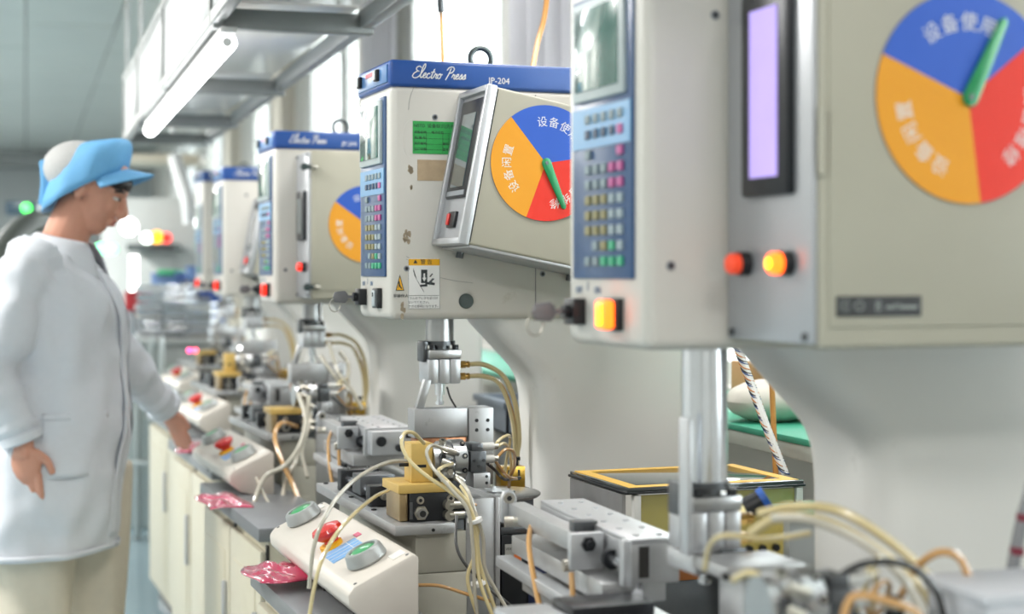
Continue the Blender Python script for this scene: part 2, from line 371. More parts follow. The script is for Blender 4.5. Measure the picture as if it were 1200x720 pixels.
def make_press(M, i, label, tall=0, gz=0, detail=True):
    p = thing('electric_press', label, 'press', (0, 0, Z0), M, None)
    H_ = H+tall; cz = Z0+H_-.046
    body = B()
    body.box(0, .60, 0, W, Z0, cz, .014, seg=4)
    obj('head_body', body, PAINT, p)
    obj('top_cap', B().box(-.003, .603, -.003, W+.003, cz-.004, Z0+H_, .007, seg=3), BLUE, p)
    obj('cap_front', B().box(-.006, .0, .01, W-.01, cz+.004, Z0+H_-.008, .002), CAPF, p)
    # seam between front casting and rear cover
    obj('seam', B().box(.285, .2865, -.0006, .001, Z0+.004, cz-.01), PRTG, p)
    # column with the swept gusset
    rings = []
    for z, s0 in ((Z0+.004, .195), (1.200, .208), (1.175, .232), (1.150, .256), (1.130, .276), (1.112, .292), (1.098, .301), (1.082, .307), (1.06, .311), (1.03, .313), (.95, .314), (.80, .314)):
        ring = []
        for cx, cy, a0 in ((s0+.045, .065, 180), (.60, .045, 270), (.60, .190, 0), (s0+.045, .160, 90)):
            rr = .045 if cx < .6 else .02
            ring += [(cx+rr*math.cos(R(a0+q*15)), cy+rr*math.sin(R(a0+q*15)), z) for q in range(7)]
        rings.append(ring)
    obj('column', B().loft(rings), CAST, p, smooth=.9)
    # front: key panel, screen, keys
    obj('key_panel', B().box(-.004, .004, .030, .208, Z0+.080, Z0+.418, .0015), PANEL, p)
    obj('light_band', B().box(-.0055, -.002, .032, .206, Z0+.236, Z0+.284), PANELL, p)
    fr = B().box(-.010, -.002, .044, .196, Z0+.292, Z0+.412, .003)
    f = obj('screen_bezel', fr, LCDB, p)
    obj('screen_glass', B().box(-.0118, -.0095, .056, .184, Z0+.304, Z0+.402, .0006), LCD, f)
    kc = {0: 'F2F2F0'}
    KG = mat('key_grey', '7E9096', .5); KP = mat('key_pink', 'B8508E', .5); KY = mat('key_olive', '8A8458', .5); KW = mat('key_pale', '93A4AA', .5); KGN = mat('key_green', '34A67A', .5); KD = mat('key_dark', '2C4460', .5)
    rows = [('GGGGG', 0), ('PDDDD', 1), ('P...G', 2), ('PPGGG', 3), ('PPGGG', 4), ('WWYYY', 5), ('WWYYY', 6), ('WWYYY', 7), ('WNYG.', 8), ('NNNGG', 9)]
    kd = {'G': KG, 'P': KP, 'Y': KY, 'W': KW, 'N': KGN, 'D': KD}
    bins = {}
    for rr, (s_, k) in enumerate(rows):
        for c_, ch in enumerate(s_):
            if ch == '.': continue
            y0 = .052+c_*.024; z1 = Z0+.276-rr*.0182-(.006 if rr > 1 else 0)
            if detail: obj('key', B().box(-.0075, -.0035, y0, y0+.015, z1-.011, z1, .001, seg=1), kd[ch], p)
            else: bins.setdefault(ch, B()).box(-.0075, -.0035, y0, y0+.015, z1-.011, z1)
    for ch, b in bins.items(): obj('keys', b, kd[ch], p, kind='stuff')
    text([('OFF', .012, T((-.0008, .196, Z0+.066))@FRONT), ('I', .016, T((-.0008, .168, Z0+.070))@FRONT), ('ON', .012, T((-.0008, .138, Z0+.066))@FRONT)], mat('blue_print', '4A6A90', .5), p)
    # key switch with its key
    ks = obj('key_switch', B().box(-.016, .002, .176, .208, Z0+.024, Z0+.056, .002).cyl((-.017, .192, Z0+.04), (-.024, .192, Z0+.04), .009, n=14), BLACK, p)
    kb = B().box(-.034, -.022, .190, .194, Z0+.037, Z0+.043); kb.prism([(-.034, Z0+.034), (-.040, Z0+.028), (-.060, Z0+.030), (-.064, Z0+.040), (-.060, Z0+.050), (-.040, Z0+.052), (-.034, Z0+.046)], .1905, .1935, 'y', .0006)
    k = obj('inserted_key', kb, mat('key_metal', '77777A', .5, .3), ks)
    obj('key_ring', B().tube([(-.060+.012*math.cos(a), .192+.004*math.cos(a), Z0+.024+.013*math.sin(a)) for a in [2*PI*q/12 for q in range(12)]], .0011, n=5, sub=1, closed=True), NICKEL, ks)
    lit = i in (1, 3, 4, 5)
    sw = obj('power_switch', B().box(-.010, .002, .062, .100, Z0+.020, Z0+.058, .002), BLACK, p)
    if i == 2:
        obj('rocker', B().box(-.013, -.009, .072, .092, Z0+.024, Z0+.054, .001), mat('rocker_grey', 'B4BDC0', .4), sw)
        obj('rocker_mark', B().box(-.0145, -.0125, .080, .083, Z0+.042, Z0+.050), BLACK, sw)
    else:
        obj('lit_lens', B().box(-.022, -.009, .064, .098, Z0+.022, Z0+.056, .005, seg=3), LAMPO if i == 1 else LAMPR2, sw)
        if i == 1: obj('lit_core', B().box(-.0235, -.021, .074, .088, Z0+.027, Z0+.051, .001), LAMPY, sw)
    # small switches on the cap front
    zc = Z0+H_-.034
    for y0 in (.060, .190):
        s_ = obj('cap_switch', B().box(-.013, -.004, y0, y0+.022, zc, zc+.022, .0015), BLACK, p)
        obj('switch_face', B().box(-.0145, -.0125, y0+.004, y0+.018, zc+.003, zc+.019), mat('rocker_grey', 'B4BDC0', .4), s_)
    obj('red_print', B().box(-.0068, -.0055, .1, .16, zc+.014, zc+.022), mat('red_print', 'C23A50', .5), p)
    # eyebolt
    eb = B().cyl((.215, W*.5, Z0+H_-.002), (.215, W*.5, Z0+H_+.008), .014, n=14)
    eb.tube([(.215+.0215*math.cos(a), W*.5, Z0+H_+.024+.0215*math.sin(a)) for a in [2*PI*q/24 for q in range(24)]], .0055, n=10, sub=1, closed=True)
    obj('eyebolt', eb, EYE, p)
    script_word(.040, cz+.013, -.0038, .022, WHITE, p)
    text([('JP-204', .0165, T((.211, -.0038, cz+.013))@SIDE)], WHITE, p)
    # screws on the side face
    for x, z in ((.085, Z0+.378), (.030, Z0+.095), (.30, Z0+.085)):
        sc = obj('screw', B().cyl((x, .001, z), (x, -.0015, z), .0055, n=12), GREYP, p)
        obj('socket', B().cyl((x, -.001, z), (x, -.002, z), .0035, n=6), BLACK, sc)
    pl = B().lathe((.146, .0, Z0+.034), (0, -1, 0), [(0, .0142), (.003, .0142), (.0035, .0125), (.0035, .0125)], 24)
    obj('black_plug', pl, mat('plug_dark', '26332F', .5), p)
    if i == 2: press_labels(p)
    # ram, clamp and the square gripper
    s, t = .131, .118; z = Z0
    obj('ram', B().cyl((s, t, Z0+.004), (s, t, Z0-.045+gz), .0275, n=28), STEELR if i != 1 else STEEL, p)
    z = Z0-.045+gz
    g = obj('clamp_collar', B().cyl((s, t, z), (s, t, z-.008), .030, n=28).cyl((s, t, z-.008), (s, t, z-.016), .020, n=20).box(s-.040, s-.030, t-.02, t+.02, z-.04, z, .002), DARK, p)
    pb = B().box(s-.032, s+.034, t-.033, t+.033, z-.034, z-.016, .003)
    g = obj('gripper_plate', pb, STEELR, p)
    for dx in (-.022, .024): obj('cap_screw', B().cyl((s+dx, t-.024, z-.016), (s+dx, t-.024, z-.007), .0065, n=12), BLACKM, g)
    gb = B()
    for k in range(3): gb.box(s-.033+k*.0225, s-.0125+k*.0225, t-.033, t+.033, z-.082, z-.034, .003)
    gb.box(s-.028, s+.03, t-.029, t+.029, z-.080, z-.036)
    g = obj('gripper_cylinder', gb, ALU, p)
    obj('piston_rod', B().cyl((s, t, z-.082), (s, t, z-.105), .0095, n=16).cyl((s, t, z-.105), (s, t, z-.125), .006, n=16).cyl((s, t, z-.118), (s, t, z-.124), .0085, n=6), STEEL, p)
    for k, dz in enumerate((-.046, -.069)):
        c0 = (s+.034, t-.018, z+dz)
        ft = obj('brass_fitting', B().cyl(c0, (s+.046, t-.018, z+dz), .0078, n=6).cyl((s+.046, t-.018, z+dz), (s+.052, t-.018, z+dz), .005, n=12).cyl((s+.050, t-.018, z+dz), (s+.054, t-.018, z+dz), .007, n=6), BRASS, p)
    return p
def label_plate(p, name, x0, x1, z0, z1, m, th=.0009): return obj(name, B().box(x0, x1, -th, .0002, z0, z1), m, p)
def press_labels(p):
    g = label_plate(p, 'green_label', .042, .128, Z0+.309, Z0+.370, LABG)
    b = B()
    for k in range(4): b.box(.045, .126, -.0012, -.0008, Z0+.3165+k*.0105, Z0+.317+k*.0105)
    for x in (.045, .068, .1, .112): b.box(x, x+.0005, -.0012, -.0008, Z0+.312, Z0+.349)
    obj('ruled_lines', b, PRTD, g)
    text([('NSTD', .0085, T((.055, -.001, Z0+.361))@SIDE), ('设备标识(先验', .0085, T((.097, -.001, Z0+.361))@SIDE), ('设备名称:', .006, T((.057, -.001, Z0+.349))@SIDE), ('电子压机', .006, T((.09, -.001, Z0+.349))@SIDE),
          ('机 器 号:', .006, T((.057, -.001, Z0+.3385))@SIDE), ('资产编号:', .006, T((.057, -.001, Z0+.328))@SIDE), ('编号', .006, T((.106, -.001, Z0+.328))@SIDE), ('工厂设备:', .006, T((.057, -.001, Z0+.3175))@SIDE), ('型号', .006, T((.106, -.001, Z0+.3175))@SIDE)], PRTD, g)
    label_plate(p, 'tan_label', .051, .115, Z0+.259, Z0+.298, LABT)
    # clear round sticker arc, scuffs of old tape
    obj('sticker_mark', B().tube([(.042+.02*math.cos(a), -.0004, Z0+.337+.036*math.sin(a)) for a in [PI*.5+PI*q/10 for q in range(11)]], .0004, n=4, sub=2), mat('mark_white', 'E2E0DA', .5), p)
    random.seed(3)
    b = B()
    for cx, cz_, n, sp in ((.030, Z0+.145, 9, .014), (.036, Z0+.277, 6, .008), (.039, Z0+.247, 3, .003), (.026, Z0+.02, 4, .012)):
        for k in range(n):
            x = cx+random.uniform(-.5, .5)*sp*.8; z = cz_+random.uniform(-1, 1)*sp*1.4; r = random.uniform(.002, .005); m_ = 7
            b.prism([(x+r*random.uniform(.5, 1)*math.cos(2*PI*q/m_), z+1.6*r*random.uniform(.5, 1)*math.sin(2*PI*q/m_)) for q in range(m_)], -.0005, .0001, 'y')
    obj('peeled_tape', b, TAPE, p, kind='stuff')
    b = B().tube([(.03, -.0003, Z0+.118), (.055, -.0003, Z0+.10), (.085, -.0003, Z0+.082), (.12, -.0003, Z0+.073), (.16, -.0003, Z0+.068)], .0004, n=4)
    b.tube([(.03, -.0003, Z0+.112), (.05, -.0003, Z0+.108), (.085, -.0003, Z0+.098)], .0004, n=4); b.tube([(.045, -.0003, Z0+.435), (.036, -.0003, Z0+.41), (.034, -.0003, Z0+.39)], .0004, n=4)
    obj('scratch', b, PRTG, p)
    w_ = label_plate(p, 'warning_label', .033, .095, Z0+.020, Z0+.114, WHITE)
    obj('orange_header', B().box(.034, .094, -.0013, -.0008, Z0+.101, Z0+.113), WARNY, w_)
    obj('pictogram_frame', B().box(.034, .094, -.0012, -.0008, Z0+.0445, Z0+.0452).box(.0335, .034, -.0012, -.0008, Z0+.02, Z0+.1135).box(.094, .0945, -.0012, -.0008, Z0+.02, Z0+.1135).box(.0335, .0945, -.0012, -.0008, Z0+.0202, Z0+.0207), PRTD, w_)
    b = B().prism([(.043, Z0+.096), (.045, Z0+.082), (.062, Z0+.055), (.064, Z0+.050), (.050, Z0+.073), (.043, Z0+.090)], -.0014, -.0008, 'y')
    b.prism([(.058, Z0+.093), (.070, Z0+.093), (.070, Z0+.068), (.058, Z0+.068)], -.0014, -.0008, 'y')
    b.prism([(.066, Z0+.066), (.084, Z0+.064), (.085, Z0+.068), (.078, Z0+.070), (.084, Z0+.076), (.080, Z0+.077), (.073, Z0+.070), (.066, Z0+.070)], -.0014, -.0008, 'y')
    b.prism([(.056, Z0+.065), (.070, Z0+.066), (.070, Z0+.062), (.056, Z0+.061)], -.0014, -.0008, 'y')
    b.prism([(.076, Z0+.079), (.081, Z0+.085), (.079, Z0+.086), (.074, Z0+.080)], -.0014, -.0008, 'y')
    obj('pictogram', b, PRTD, w_)
    obj('pictogram_arrow', B().prism([(.0625, Z0+.086), (.0655, Z0+.086), (.0655, Z0+.078), (.068, Z0+.078), (.064, Z0+.071), (.060, Z0+.078), (.0625, Z0+.078)], -.0018, -.0012, 'y'), WHITE, w_)
    text([('警 告', .010, T((.068, -.0014, Z0+.107))@SIDE), ('▲', .009, T((.047, -.0014, Z0+.1075))@SIDE),
          ('ラムの下に手を近づけ', .0056, T((.063, -.0010, Z0+.0395))@SIDE), ('ないでください。', .0056, T((.055, -.0010, Z0+.032))@SIDE), ('ケガの原因になります。', .0056, T((.064, -.0010, Z0+.0245))@SIDE)], PRTD, w_)
    tr = obj('triangle_label', B().prism([(.009, Z0+.054), (.0255, Z0+.054), (.0172, Z0+.084)], -.0010, .0002, 'y'), PRTD, p)
    obj('triangle_face', B().prism([(.0108, Z0+.0555), (.0237, Z0+.0555), (.0172, Z0+.0795)], -.0014, -.0008, 'y'), WARNY, tr)
    obj('hand_mark', B().prism([(.0145, Z0+.072), (.0165, Z0+.071), (.0175, Z0+.064), (.0215, Z0+.058), (.0195, Z0+.057), (.016, Z0+.062), (.0135, Z0+.058), (.0145, Z0+.064)], -.0018, -.0012, 'y'), PRTD, tr)
    text([('非操作人', .0075, T((.019, -.0006, Z0+.044))@SIDE)], PRTD, p)

P1 = make_press(M1, 1, 'blurred cream press head nearest the camera with glowing orange lamps', gz=-.118)
P2 = make_press(M2, 2, 'cream press in sharp focus with blue cap, green label and hand-crush warning sticker')
P3 = make_press(M3, 3, 'cream press directly behind the sharp one, third in the row, red switch glowing', gz=-.0)
P4 = make_press(M4, 4, 'smaller blurred press fourth in the row with a small tilted box', detail=False)
P5 = make_press(M5, 5, 'farthest and tallest press head at the left end of the row', tall=.085, detail=False)

# ------------------------------------------------------------ control boxes with the dials
def dial(p, c, r, a0, ptr, M=None):
    """c (x, z) centre on a face looking to -y at y=yf ; a0 start angle of the blue sector in degrees"""
    x, z, yf = c; M = M or Matrix()
    hub = B().lathe(Vector((x, yf+.001, z)), (0, -1, 0), [(0, r), (.0028, r), (.003, r-.001)], 64)
    bmesh.ops.transform(hub.bm, matrix=M, verts=hub.bm.verts)
    d = obj('status_dial', hub, GREYP, p)
    for k, (m_, nm) in enumerate(((DBLU, 'blue_sector'), (DYEL, 'yellow_sector'), (DRED, 'red_sector'))):
        pts = [(x, z)]+[(x+r*.995*math.cos(R(a0+120*k+q*5)), z+r*.995*math.sin(R(a0+120*k+q*5))) for q in range(25)]
        b = B().prism(pts, yf-.0036, yf-.0015, 'y'); bmesh.ops.transform(b.bm, matrix=M, verts=b.bm.verts)
        obj(nm, b, m_, d)
    its = []
    for k, wd in enumerate(('设备使用', '设备闲置', '设备维修')):
        for q, ch in enumerate(wd):
            a = R(a0+120*k+60+(1.5-q)*17.5)
            its.append((ch, r*.19, M@T((x+r*.70*math.cos(a), yf-.0038, z+r*.70*math.sin(a)))@SIDE@Matrix.Rotation(a-PI/2, 4, 'Z')))
    text(its, WHITE, d)
    a = R(ptr); u = Vector((math.cos(a), 0, math.sin(a))); v = Vector((-math.sin(a), 0, math.cos(a))); c0 = Vector((x, 0, z))
    pp = []
    for k in range(9):
        q = PI/2+PI*k/8; pp.append(c0+u*(math.cos(q)*r*.085)+v*(math.sin(q)*r*.085))
    pp += [c0+u*r*.82-v*r*.045, c0+u*r*.86, c0+u*r*.82+v*r*.045]
    b = B().prism([(w_.x, w_.z) for w_ in pp], yf-.009, yf-.006, 'y', .0006); b.cyl((x, yf-.001, z), (x, yf-.0095, z), .004, n=12)
    bmesh.ops.transform(b.bm, matrix=M, verts=b.bm.verts); obj('pointer', b, PTR, d)
    b = B().cyl((x, yf-.009, z), (x, yf-.0105, z), .0032, n=12); bmesh.ops.transform(b.bm, matrix=M, verts=b.bm.verts); obj('pivot_screw', b, DARK, d)

def upright_box(M, label, s0, z0, z1, th, dc, dr, a0, ptr, lit, latches, L=.40):
    top = z1 if lit else z0+.325
    t = thing('control_box', label, 'control box', (s0, -th, z0), M)
    obj('box_body', B().box(s0+.004, s0+L, -th, -.0015, z0, z1, .006, seg=3), BEIGE, t)
    f = obj('front_plate', B().box(s0-.002, s0+.0045, -th+.004, -.005, z0+.004, z1-.004, .003), SILVERP, t)
    m0 = -th*.5
    bz = obj('screen_bezel', B().box(s0-.012, s0+.001, -th*.80, -th*.28, z0+.160, top-.030, .004), BLACKM, t)
    obj('screen', B().box(s0-.0135, s0-.011, -th*.70, -th*.40, z0+.180, top-.050), SCRL if lit else SCRD, bz)
    for k, (yy, core) in enumerate(((-th*.74, lit), (-th*.27, False))):
        if not lit and k: continue
        lb = obj('lamp_button', B().cyl((s0-.001, yy, z0+.088), (s0-.014, yy, z0+.088), .0135, n=18), BLACK, t)
        lz = B().lathe((s0-.013, yy, z0+.088), (-1, 0, 0), [(0, .0115), (.010, .0115), (.013, .009), (.014, .002)], 16)
        obj('lamp_lens', lz, (LAMPO if core else (LAMPR if lit else LAMPR2)), lb)
        if core: obj('lit_core', B().cyl((s0-.0265, yy, z0+.088), (s0-.028, yy, z0+.088), .0055, n=12), LAMPY, lb)
    for zz in (z0+.012, z1-.012):
        for yy in (-th+.018, -.018): obj('screw', B().cyl((s0-.001, yy, zz), (s0-.005, yy, zz), .0045, n=10), DARK, t)
    obj('side_door', B().box(s0+.014, s0+L-.01, -th-.003, -th+.001, z0+.022, z1-.01, .002), BEIGE, t)
    for x, z in latches:
        l_ = obj('latch', B().cyl((x, -th-.001, z), (x, -th-.014, z), .010, n=14).box(x-.004, x+.034, -th-.016, -th-.008, z-.006, z+.006, .003), mat('latch_dark', '2A3A3A', .4), t)
        obj('latch_grip', B().box(x+.018, x+.036, -th-.019, -th-.015, z-.004, z+.004, .001), NICKEL, l_)
    dial(t, (s0+dc[0], z0+dc[1], -th-.003), dr, a0, ptr)
    return t
b1 = upright_box(M1, 'big blurred beige box on the nearest press with lilac screen and large dial', .100, 1.222, 1.632, .197, (.178, .262), .112, 38, 63, True, [])
# black label strip and door hinges of the nearest box
obj('black_strip_label', B().box(.121, .222, -.2012, -.1995, 1.255, 1.276), BLACK, b1)
strip = b1.children[-1]
text([('O', .016, T((.148, -.2014, 1.2655))@SIDE), ('8', .016, T((.170, -.2014, 1.2655))@SIDE), ('▬H▬▬', .010, T((.198, -.2014, 1.2655))@SIDE), ('▒', .014, T((.130, -.2014, 1.2655))@SIDE)], mat('strip_print', '9AA09C', .5), strip)
obj('hinge', B().cyl((.105, -.199, 1.40), (.105, -.199, 1.47), .004, n=10), BEIGE, b1)
b3 = upright_box(M3, 'beige box with two dark latches and half hidden dial on the third press', .062, 1.228, 1.632, .165, (.155, .205), .105, 25, 63, False, [(.045, 1.585), (.052, 1.262)])

def tilted_box(M, label, s0, z0, tilt, h, th, L, big=True):
    A = T((s0, 0, z0))@Matrix.Rotation(R(tilt), 4, 'Y')
    t = thing('control_box', label, 'control box', (s0, -th, z0), M)
    def X(b): bmesh.ops.transform(b.bm, matrix=A, verts=b.bm.verts); return b
    obj('box_body', X(B().box(.006, L, -th, -.0015, 0, h, .005, seg=3)), BEIGE, t)
    fr = B(); e = .010
    fr.box(-.012, .008, -th-.002, -th+e, -.002, h+.002, .003); fr.box(-.012, .008, -e, 0, -.002, h+.002, .003)
    fr.box(-.012, .008, -th+e-.002, -e+.002, -.002, e, .003); fr.box(-.012, .008, -th+e-.002, -e+.002, h-e, h+.002, .003)
    obj('silver_frame', X(fr), ALU, t)
    obj('front_plate', X(B().box(-.002, .006, -th+.009, -.009, .009, h-.009)), SILVERP, t)
    bz = obj('screen_bezel', X(B().box(-.008, -.001, -th*.86, -th*.14, .085, h-.018, .003)), BLACKM, t)
    obj('screen', X(B().box(-.0095, -.0075, -th*.72, -th*.28, .105, h-.045)), SCRD if big else mat('pale_screen', 'B4B8BE', .2, coat=1), bz)
    obj('brand_strip', X(B().box(-.0092, -.0078, -th*.8, -th*.2, .089, .098)), GREYP, bz)
    sw = obj('rocker_switch', X(B().box(-.008, -.001, -th*.62, -th*.36, .030, .060, .002)), BLACK, t)
    obj('red_rocker', X(B().box(-.012, -.0075, -th*.47, -th*.39, .034, .056, .002)), RED if big else LAMPR2, sw)
    g = obj('side_gap', X(B().box(.0085, .0098, -th-.0012, -th+.001, .004, h-.004)), PRTD, t)
    obj('bottom_flange', X(B().box(.01, L, -th+.004, -.001, -.005, .0005, .001)), ALUD, t)
    for x in (.045, .27): obj('mounting_bolt', X(B().cyl((x, -.010, -.016), (x, -.010, 0), .007, n=12)), DARK, t)
    if big: dial(t, (.122, h*.60, -th), .105, 20, -56, A)
    return t
b2 = tilted_box(M2, 'backward-tilted beige box on the sharp press with silver frame and dark screen', .0888, 1.352, 11, .287, .168, .40)
b4 = tilted_box(M4, 'small tilted white box with pale screen on the fourth press', .070, 1.30, 11, .28, .17, .2, False)
# ------------------------------------------------------------ tooling on the tables
def tube_of(p, name, pts, r, m, n=8): return obj(name, B().tube(pts, r, n), m, p)
def bolt(b, c, ax, r, h): c = Vector(c); ax = Vector(ax); b.cyl(c, c+ax*h, r, n=14); b.cyl(c+ax*h, c+ax*(h+.0008), r*.55, n=6)
def hexbolts(p, name, spots, ax, r, h, m):
    for c in spots:
        c = Vector(c); a = Vector(ax); o = obj(name, B().cyl(c, c+a*h, r, n=14), m, p)
        obj('socket', B().cyl(c+a*(h-.001), c+a*(h+.0006), r*.5, n=6), BLACK, o)
def Q(px, py, Z): return q2(px, py, Z)

def machine_base(M, label):
    t = thing('machine_base', label, 'machine base', (.2, -.05, 0), M)
    m = mat('base_grey_green', 'B2B0A4', .45, .05, .05, 10, .06, dirt=('7F7C6C', 7, .62))
    obj('pedestal', B().prism([(-.045, -.315), (.046, -.315), (.046, -.115), (.58, -.115), (.58, .30), (-.045, .30)], .04, .80, 'z', .004), m, t)
    obj('plinth', B().box(-.03, .56, -.10, .28, 0, .04), DARK, t)
    obj('bed_plate', B().box(.045, .305, -.11, .30, .80, .84, .004), ALUD, t)
    obj('front_bracket', B().box(-.045, .044, -.315, .22, .80, .868, .003), m, t)
    obj('access_panel', B().box(-.03, .03, -.319, -.313, .12, .72, .004), m, t)
    for x, z in ((-.02, .70), (.02, .14)): obj('screw', B().cyl((x, -.318, z), (x, -.323, z), .006, n=10), DARK, t)
    return t
def work_plate(M, label):
    t = thing('work_plate', label, 'plate', (-.03, -.05, .868), M)
    obj('plate', B().box(-.085, .018, -.335, .245, .868, .885, .0015), ALUD, t)
    hexbolts(t, 'cap_screw', [(-.07, .225, .884), (-.07, .02, .884), (-.072, -.15, .884)], (0, 0, 1), .005, .003, BLACKM)
    obj('hex_screw', B().cyl((-.02, -.334, .875), (-.02, -.3365, .875), .003, n=8), BLACK, t)
    return t
def linear_guide(M, label):                       # black carriage on steel rods, on the plate
    t = thing('linear_guide', label, 'guide', (-.02, .02, .885), M)
    obj('guide_end_block', B().box(-.070, .005, .10, .13, .885, .926, .002), BLACKM, t); obj('guide_end_block', B().box(-.070, .005, -.115, -.085, .885, .922, .002), BLACKM, t)
    obj('base_strip', B().box(-.066, .002, -.10, .12, .885, .892), DARK, t)
    for x in (-.055, -.030, -.006): obj('guide_rod', B().cyl((x, -.11, .908), (x, .12, .908), .007, n=12), STEEL, t)
    obj('side_port', B().cyl((-.045, -.114, .905), (-.045, -.122, .905), .008, n=12).cyl((-.045, -.122, .905), (-.045, -.13, .905), .005, n=10), NICKEL, t)
    obj('slide_block', B().box(-.066, .0, -.03, .03, .894, .930, .002), DARK, t)
    hexbolts(t, 'cap_screw', [(-.055, .115, .926), (-.012, .115, .926)], (0, 0, 1), .005, .003, STEELR)
    return t
def black_cylinder(M, label):
    t = thing('compact_cylinder', label, 'cylinder', (-.01, -.26, .885), M)
    obj('body', B().box(-.052, .045, -.305, -.218, .885, .933, .002), BLACKM, t)
    obj('bronze_side', B().box(-.068, -.053, -.300, -.216, .886, .932, .002), mat('bronze_plate', 'A08A66', .35, .7, .15, 20, .1), t)
    obj('notch', B().box(-.052, -.047, -.307, -.304, .890, .918), DARK, t)
    hexbolts(t, 'cap_screw', [(-.034, -.305, .921), (.019, -.305, .922)], (0, -1, 0), .0065, .004, NICKEL)
    k = obj('rod_nut', B().cyl((-.033, -.305, .900), (-.033, -.311, .900), .0125, n=6), NICKEL, t)
    obj('rod_end', B().cyl((-.033, -.311, .900), (-.033, -.319, .900), .0085, n=16).cyl((-.033, -.319, .900), (-.033, -.3195, .900), .0045, n=12), STEELR, k); obj('bore', B().cyl((-.033, -.319, .900), (-.033, -.3200, .900), .0055, n=12), BLACK, k)
    for z in (.912, .895):
        f = obj('elbow_fitting', B().cyl((.014, -.305, z), (.014, -.320, z), .0088, n=16).cyl((.014, -.314, z), (.040, -.314, z), .0070, n=14), NICKEL, t)
        obj('release_ring', B().cyl((.040, -.314, z), (.046, -.314, z), .0055, n=14), GREYP, f)
        tube_of(t, 'air_tube', [(.045, -.314, z), (.056, -.313, z-.002), (.066, -.30, z-.004), (.07, -.27, z-.01)], .003, TUBEO)
    return t
def chuck(M, label, tubes=2):
    t = thing('rotary_chuck', label, 'chuck', (0, -.25, .933), M)
    obj('yellow_base', B().box(-.072, .012, -.308, -.205, .933, .948, .0015), YEL, t)
    yb = obj('yellow_block', B().box(-.044, -.006, -.288, -.244, .948, 1.014, .0015), YEL, t)
    obj('slot', B().box(-.036, -.018, -.2885, -.287, .973, .978).box(-.060, -.043, -.272, -.268, .974, .980, .001), BLACK, yb)
    c = Vector((0, -.270, .981)); ax = Vector((1, 0, 0))
    obj('chuck_body', B().lathe(c+ax*-.006, ax, [(0, .030), (.012, .030), (.013, .034), (.030, .034), (.031, .032), (.033, .032), (.034, .036), (.056, .036), (.058, .034)], 32), STEELR, t)
    # jaws and their bolts on the near side and left face
    for k in range(5):
        a = R(112+k*34); o = Vector((0, math.cos(a), math.sin(a)))
        b = B(); p0 = c+o*.030+ax*.012; b.cyl(p0, p0+o*.010, .0062, n=12); j = obj('jaw_bolt', b, NICKEL, t)
        obj('socket', B().cyl(p0+o*.0095, p0+o*.0106, .003, n=6), BLACK, j)
    for k in range(4):
        a = R(125+k*38); o = Vector((0, math.cos(a), math.sin(a))); p0 = c+o*.0345+ax*.045
        j = obj('rim_screw', B().cyl(p0, p0+o*.0035, .0048, n=12), BLACKM, t); obj('socket', B().cyl(p0+o*.003, p0+o*.0042, .0022, n=6), NICKEL, j)
    for k, (x, y, z, r) in enumerate(((.006, -.309, .992, .005), (.018, -.310, .966, .006), (.024, -.309, .983, .0045))):
        obj('hex_bolt', B().cyl((x, y+.012, z), (x, y, z), r, n=6), (BLACKM, NICKEL, DARK)[k], t)
    b = B(); b.box(.002, .022, -.306, -.29, .972, .990, .002); obj('jaw', b, DARK, t)
    b = B(); b.box(.006, .026, -.306, -.285, .955, .966, .002); obj('jaw', b, STEELR, t)
    # push-in fittings on top
    for p0, p1 in (((.010, -.300, 1.004), (.030, -.304, .998)), ((.004, -.306, .985), (.020, -.312, .978)), ((.026, -.303, .958), (.040, -.306, .950))):
        f = obj('fitting', B().cyl(p0, p1, .0062, n=14), NICKEL, t)
        obj('ring', B().cyl(p1, Vector(p1)+(Vector(p1)-Vector(p0))*.25, .0048, n=12), STEELR, f)
    # valve block on the right
    vb = obj('valve_block', B().box(.058, .086, -.296, -.246, .962, .998, .0015).box(.062, .082, -.290, -.250, .998, 1.010, .001), DARK, t)
    for x, z in ((.064, .982), (.081, .982), (.072, .973)): obj('port', B().cyl((x, -.2955, z), (x, -.2968, z), .0028, n=10), BLACK, vb)
    vb2 = obj('end_block', B().box(.062, .092, -.300, -.252, .936, .961, .0012), ALU, t)
    for x, z in ((.085, .955), (.085, .944)): obj('port', B().cyl((x, -.2995, z), (x, -.3008, z), .0026, n=10), BLACK, vb2)
    for z in (1.003, .982):
        f = obj('straight_fitting', B().cyl((.084, -.275, z), (.106, -.275, z), .0072, n=14), mat('white_fitting', 'D6D6D2', .4), t)
        obj('ring', B().cyl((.106, -.275, z), (.114, -.275, z), .0055, n=12), NICKEL, f)
    # air tubes
    if tubes:
        A = [[(.108, -.275, 1.003), (.120, -.27, 1.014), (.142, -.25, 1.018), (.156, -.22, 1.005), (.160, -.19, .97), (.163, -.17, .94)],
             [(.112, -.275, .983), (.130, -.27, .996), (.152, -.25, .988), (.164, -.22, .960), (.170, -.18, .935), (.175, -.16, .915)],
             [(.108, -.275, .981), (.122, -.26, .965), (.145, -.24, .945), (.175, -.20, .935)],
             [(.100, -.26, .972), (.118, -.25, .958), (.142, -.22, .940), (.165, -.18, .932), (.2, -.15, .93)],
             [(.110, -.275, 1.0), (.128, -.265, 1.006), (.150, -.23, .992), (.165, -.2, .955), (.17, -.17, .93)]]
        for k, pts in enumerate(A): tube_of(t, 'air_tube', pts, .0028, (TUBE, TUBEO, TUBEO, TUBEB, TUBE)[k])
    return t
machine_base(M1, 'grey machine base under the nearest press'); 
BASE2 = machine_base(M2, 'grey-green machine base under the sharp press, yellow tube across it')
WP = work_plate(M2, 'flat grey steel plate jutting out below the sharp press')
LG = linear_guide(M2, 'black guide with steel rods on the grey plate, left of the yellow block')
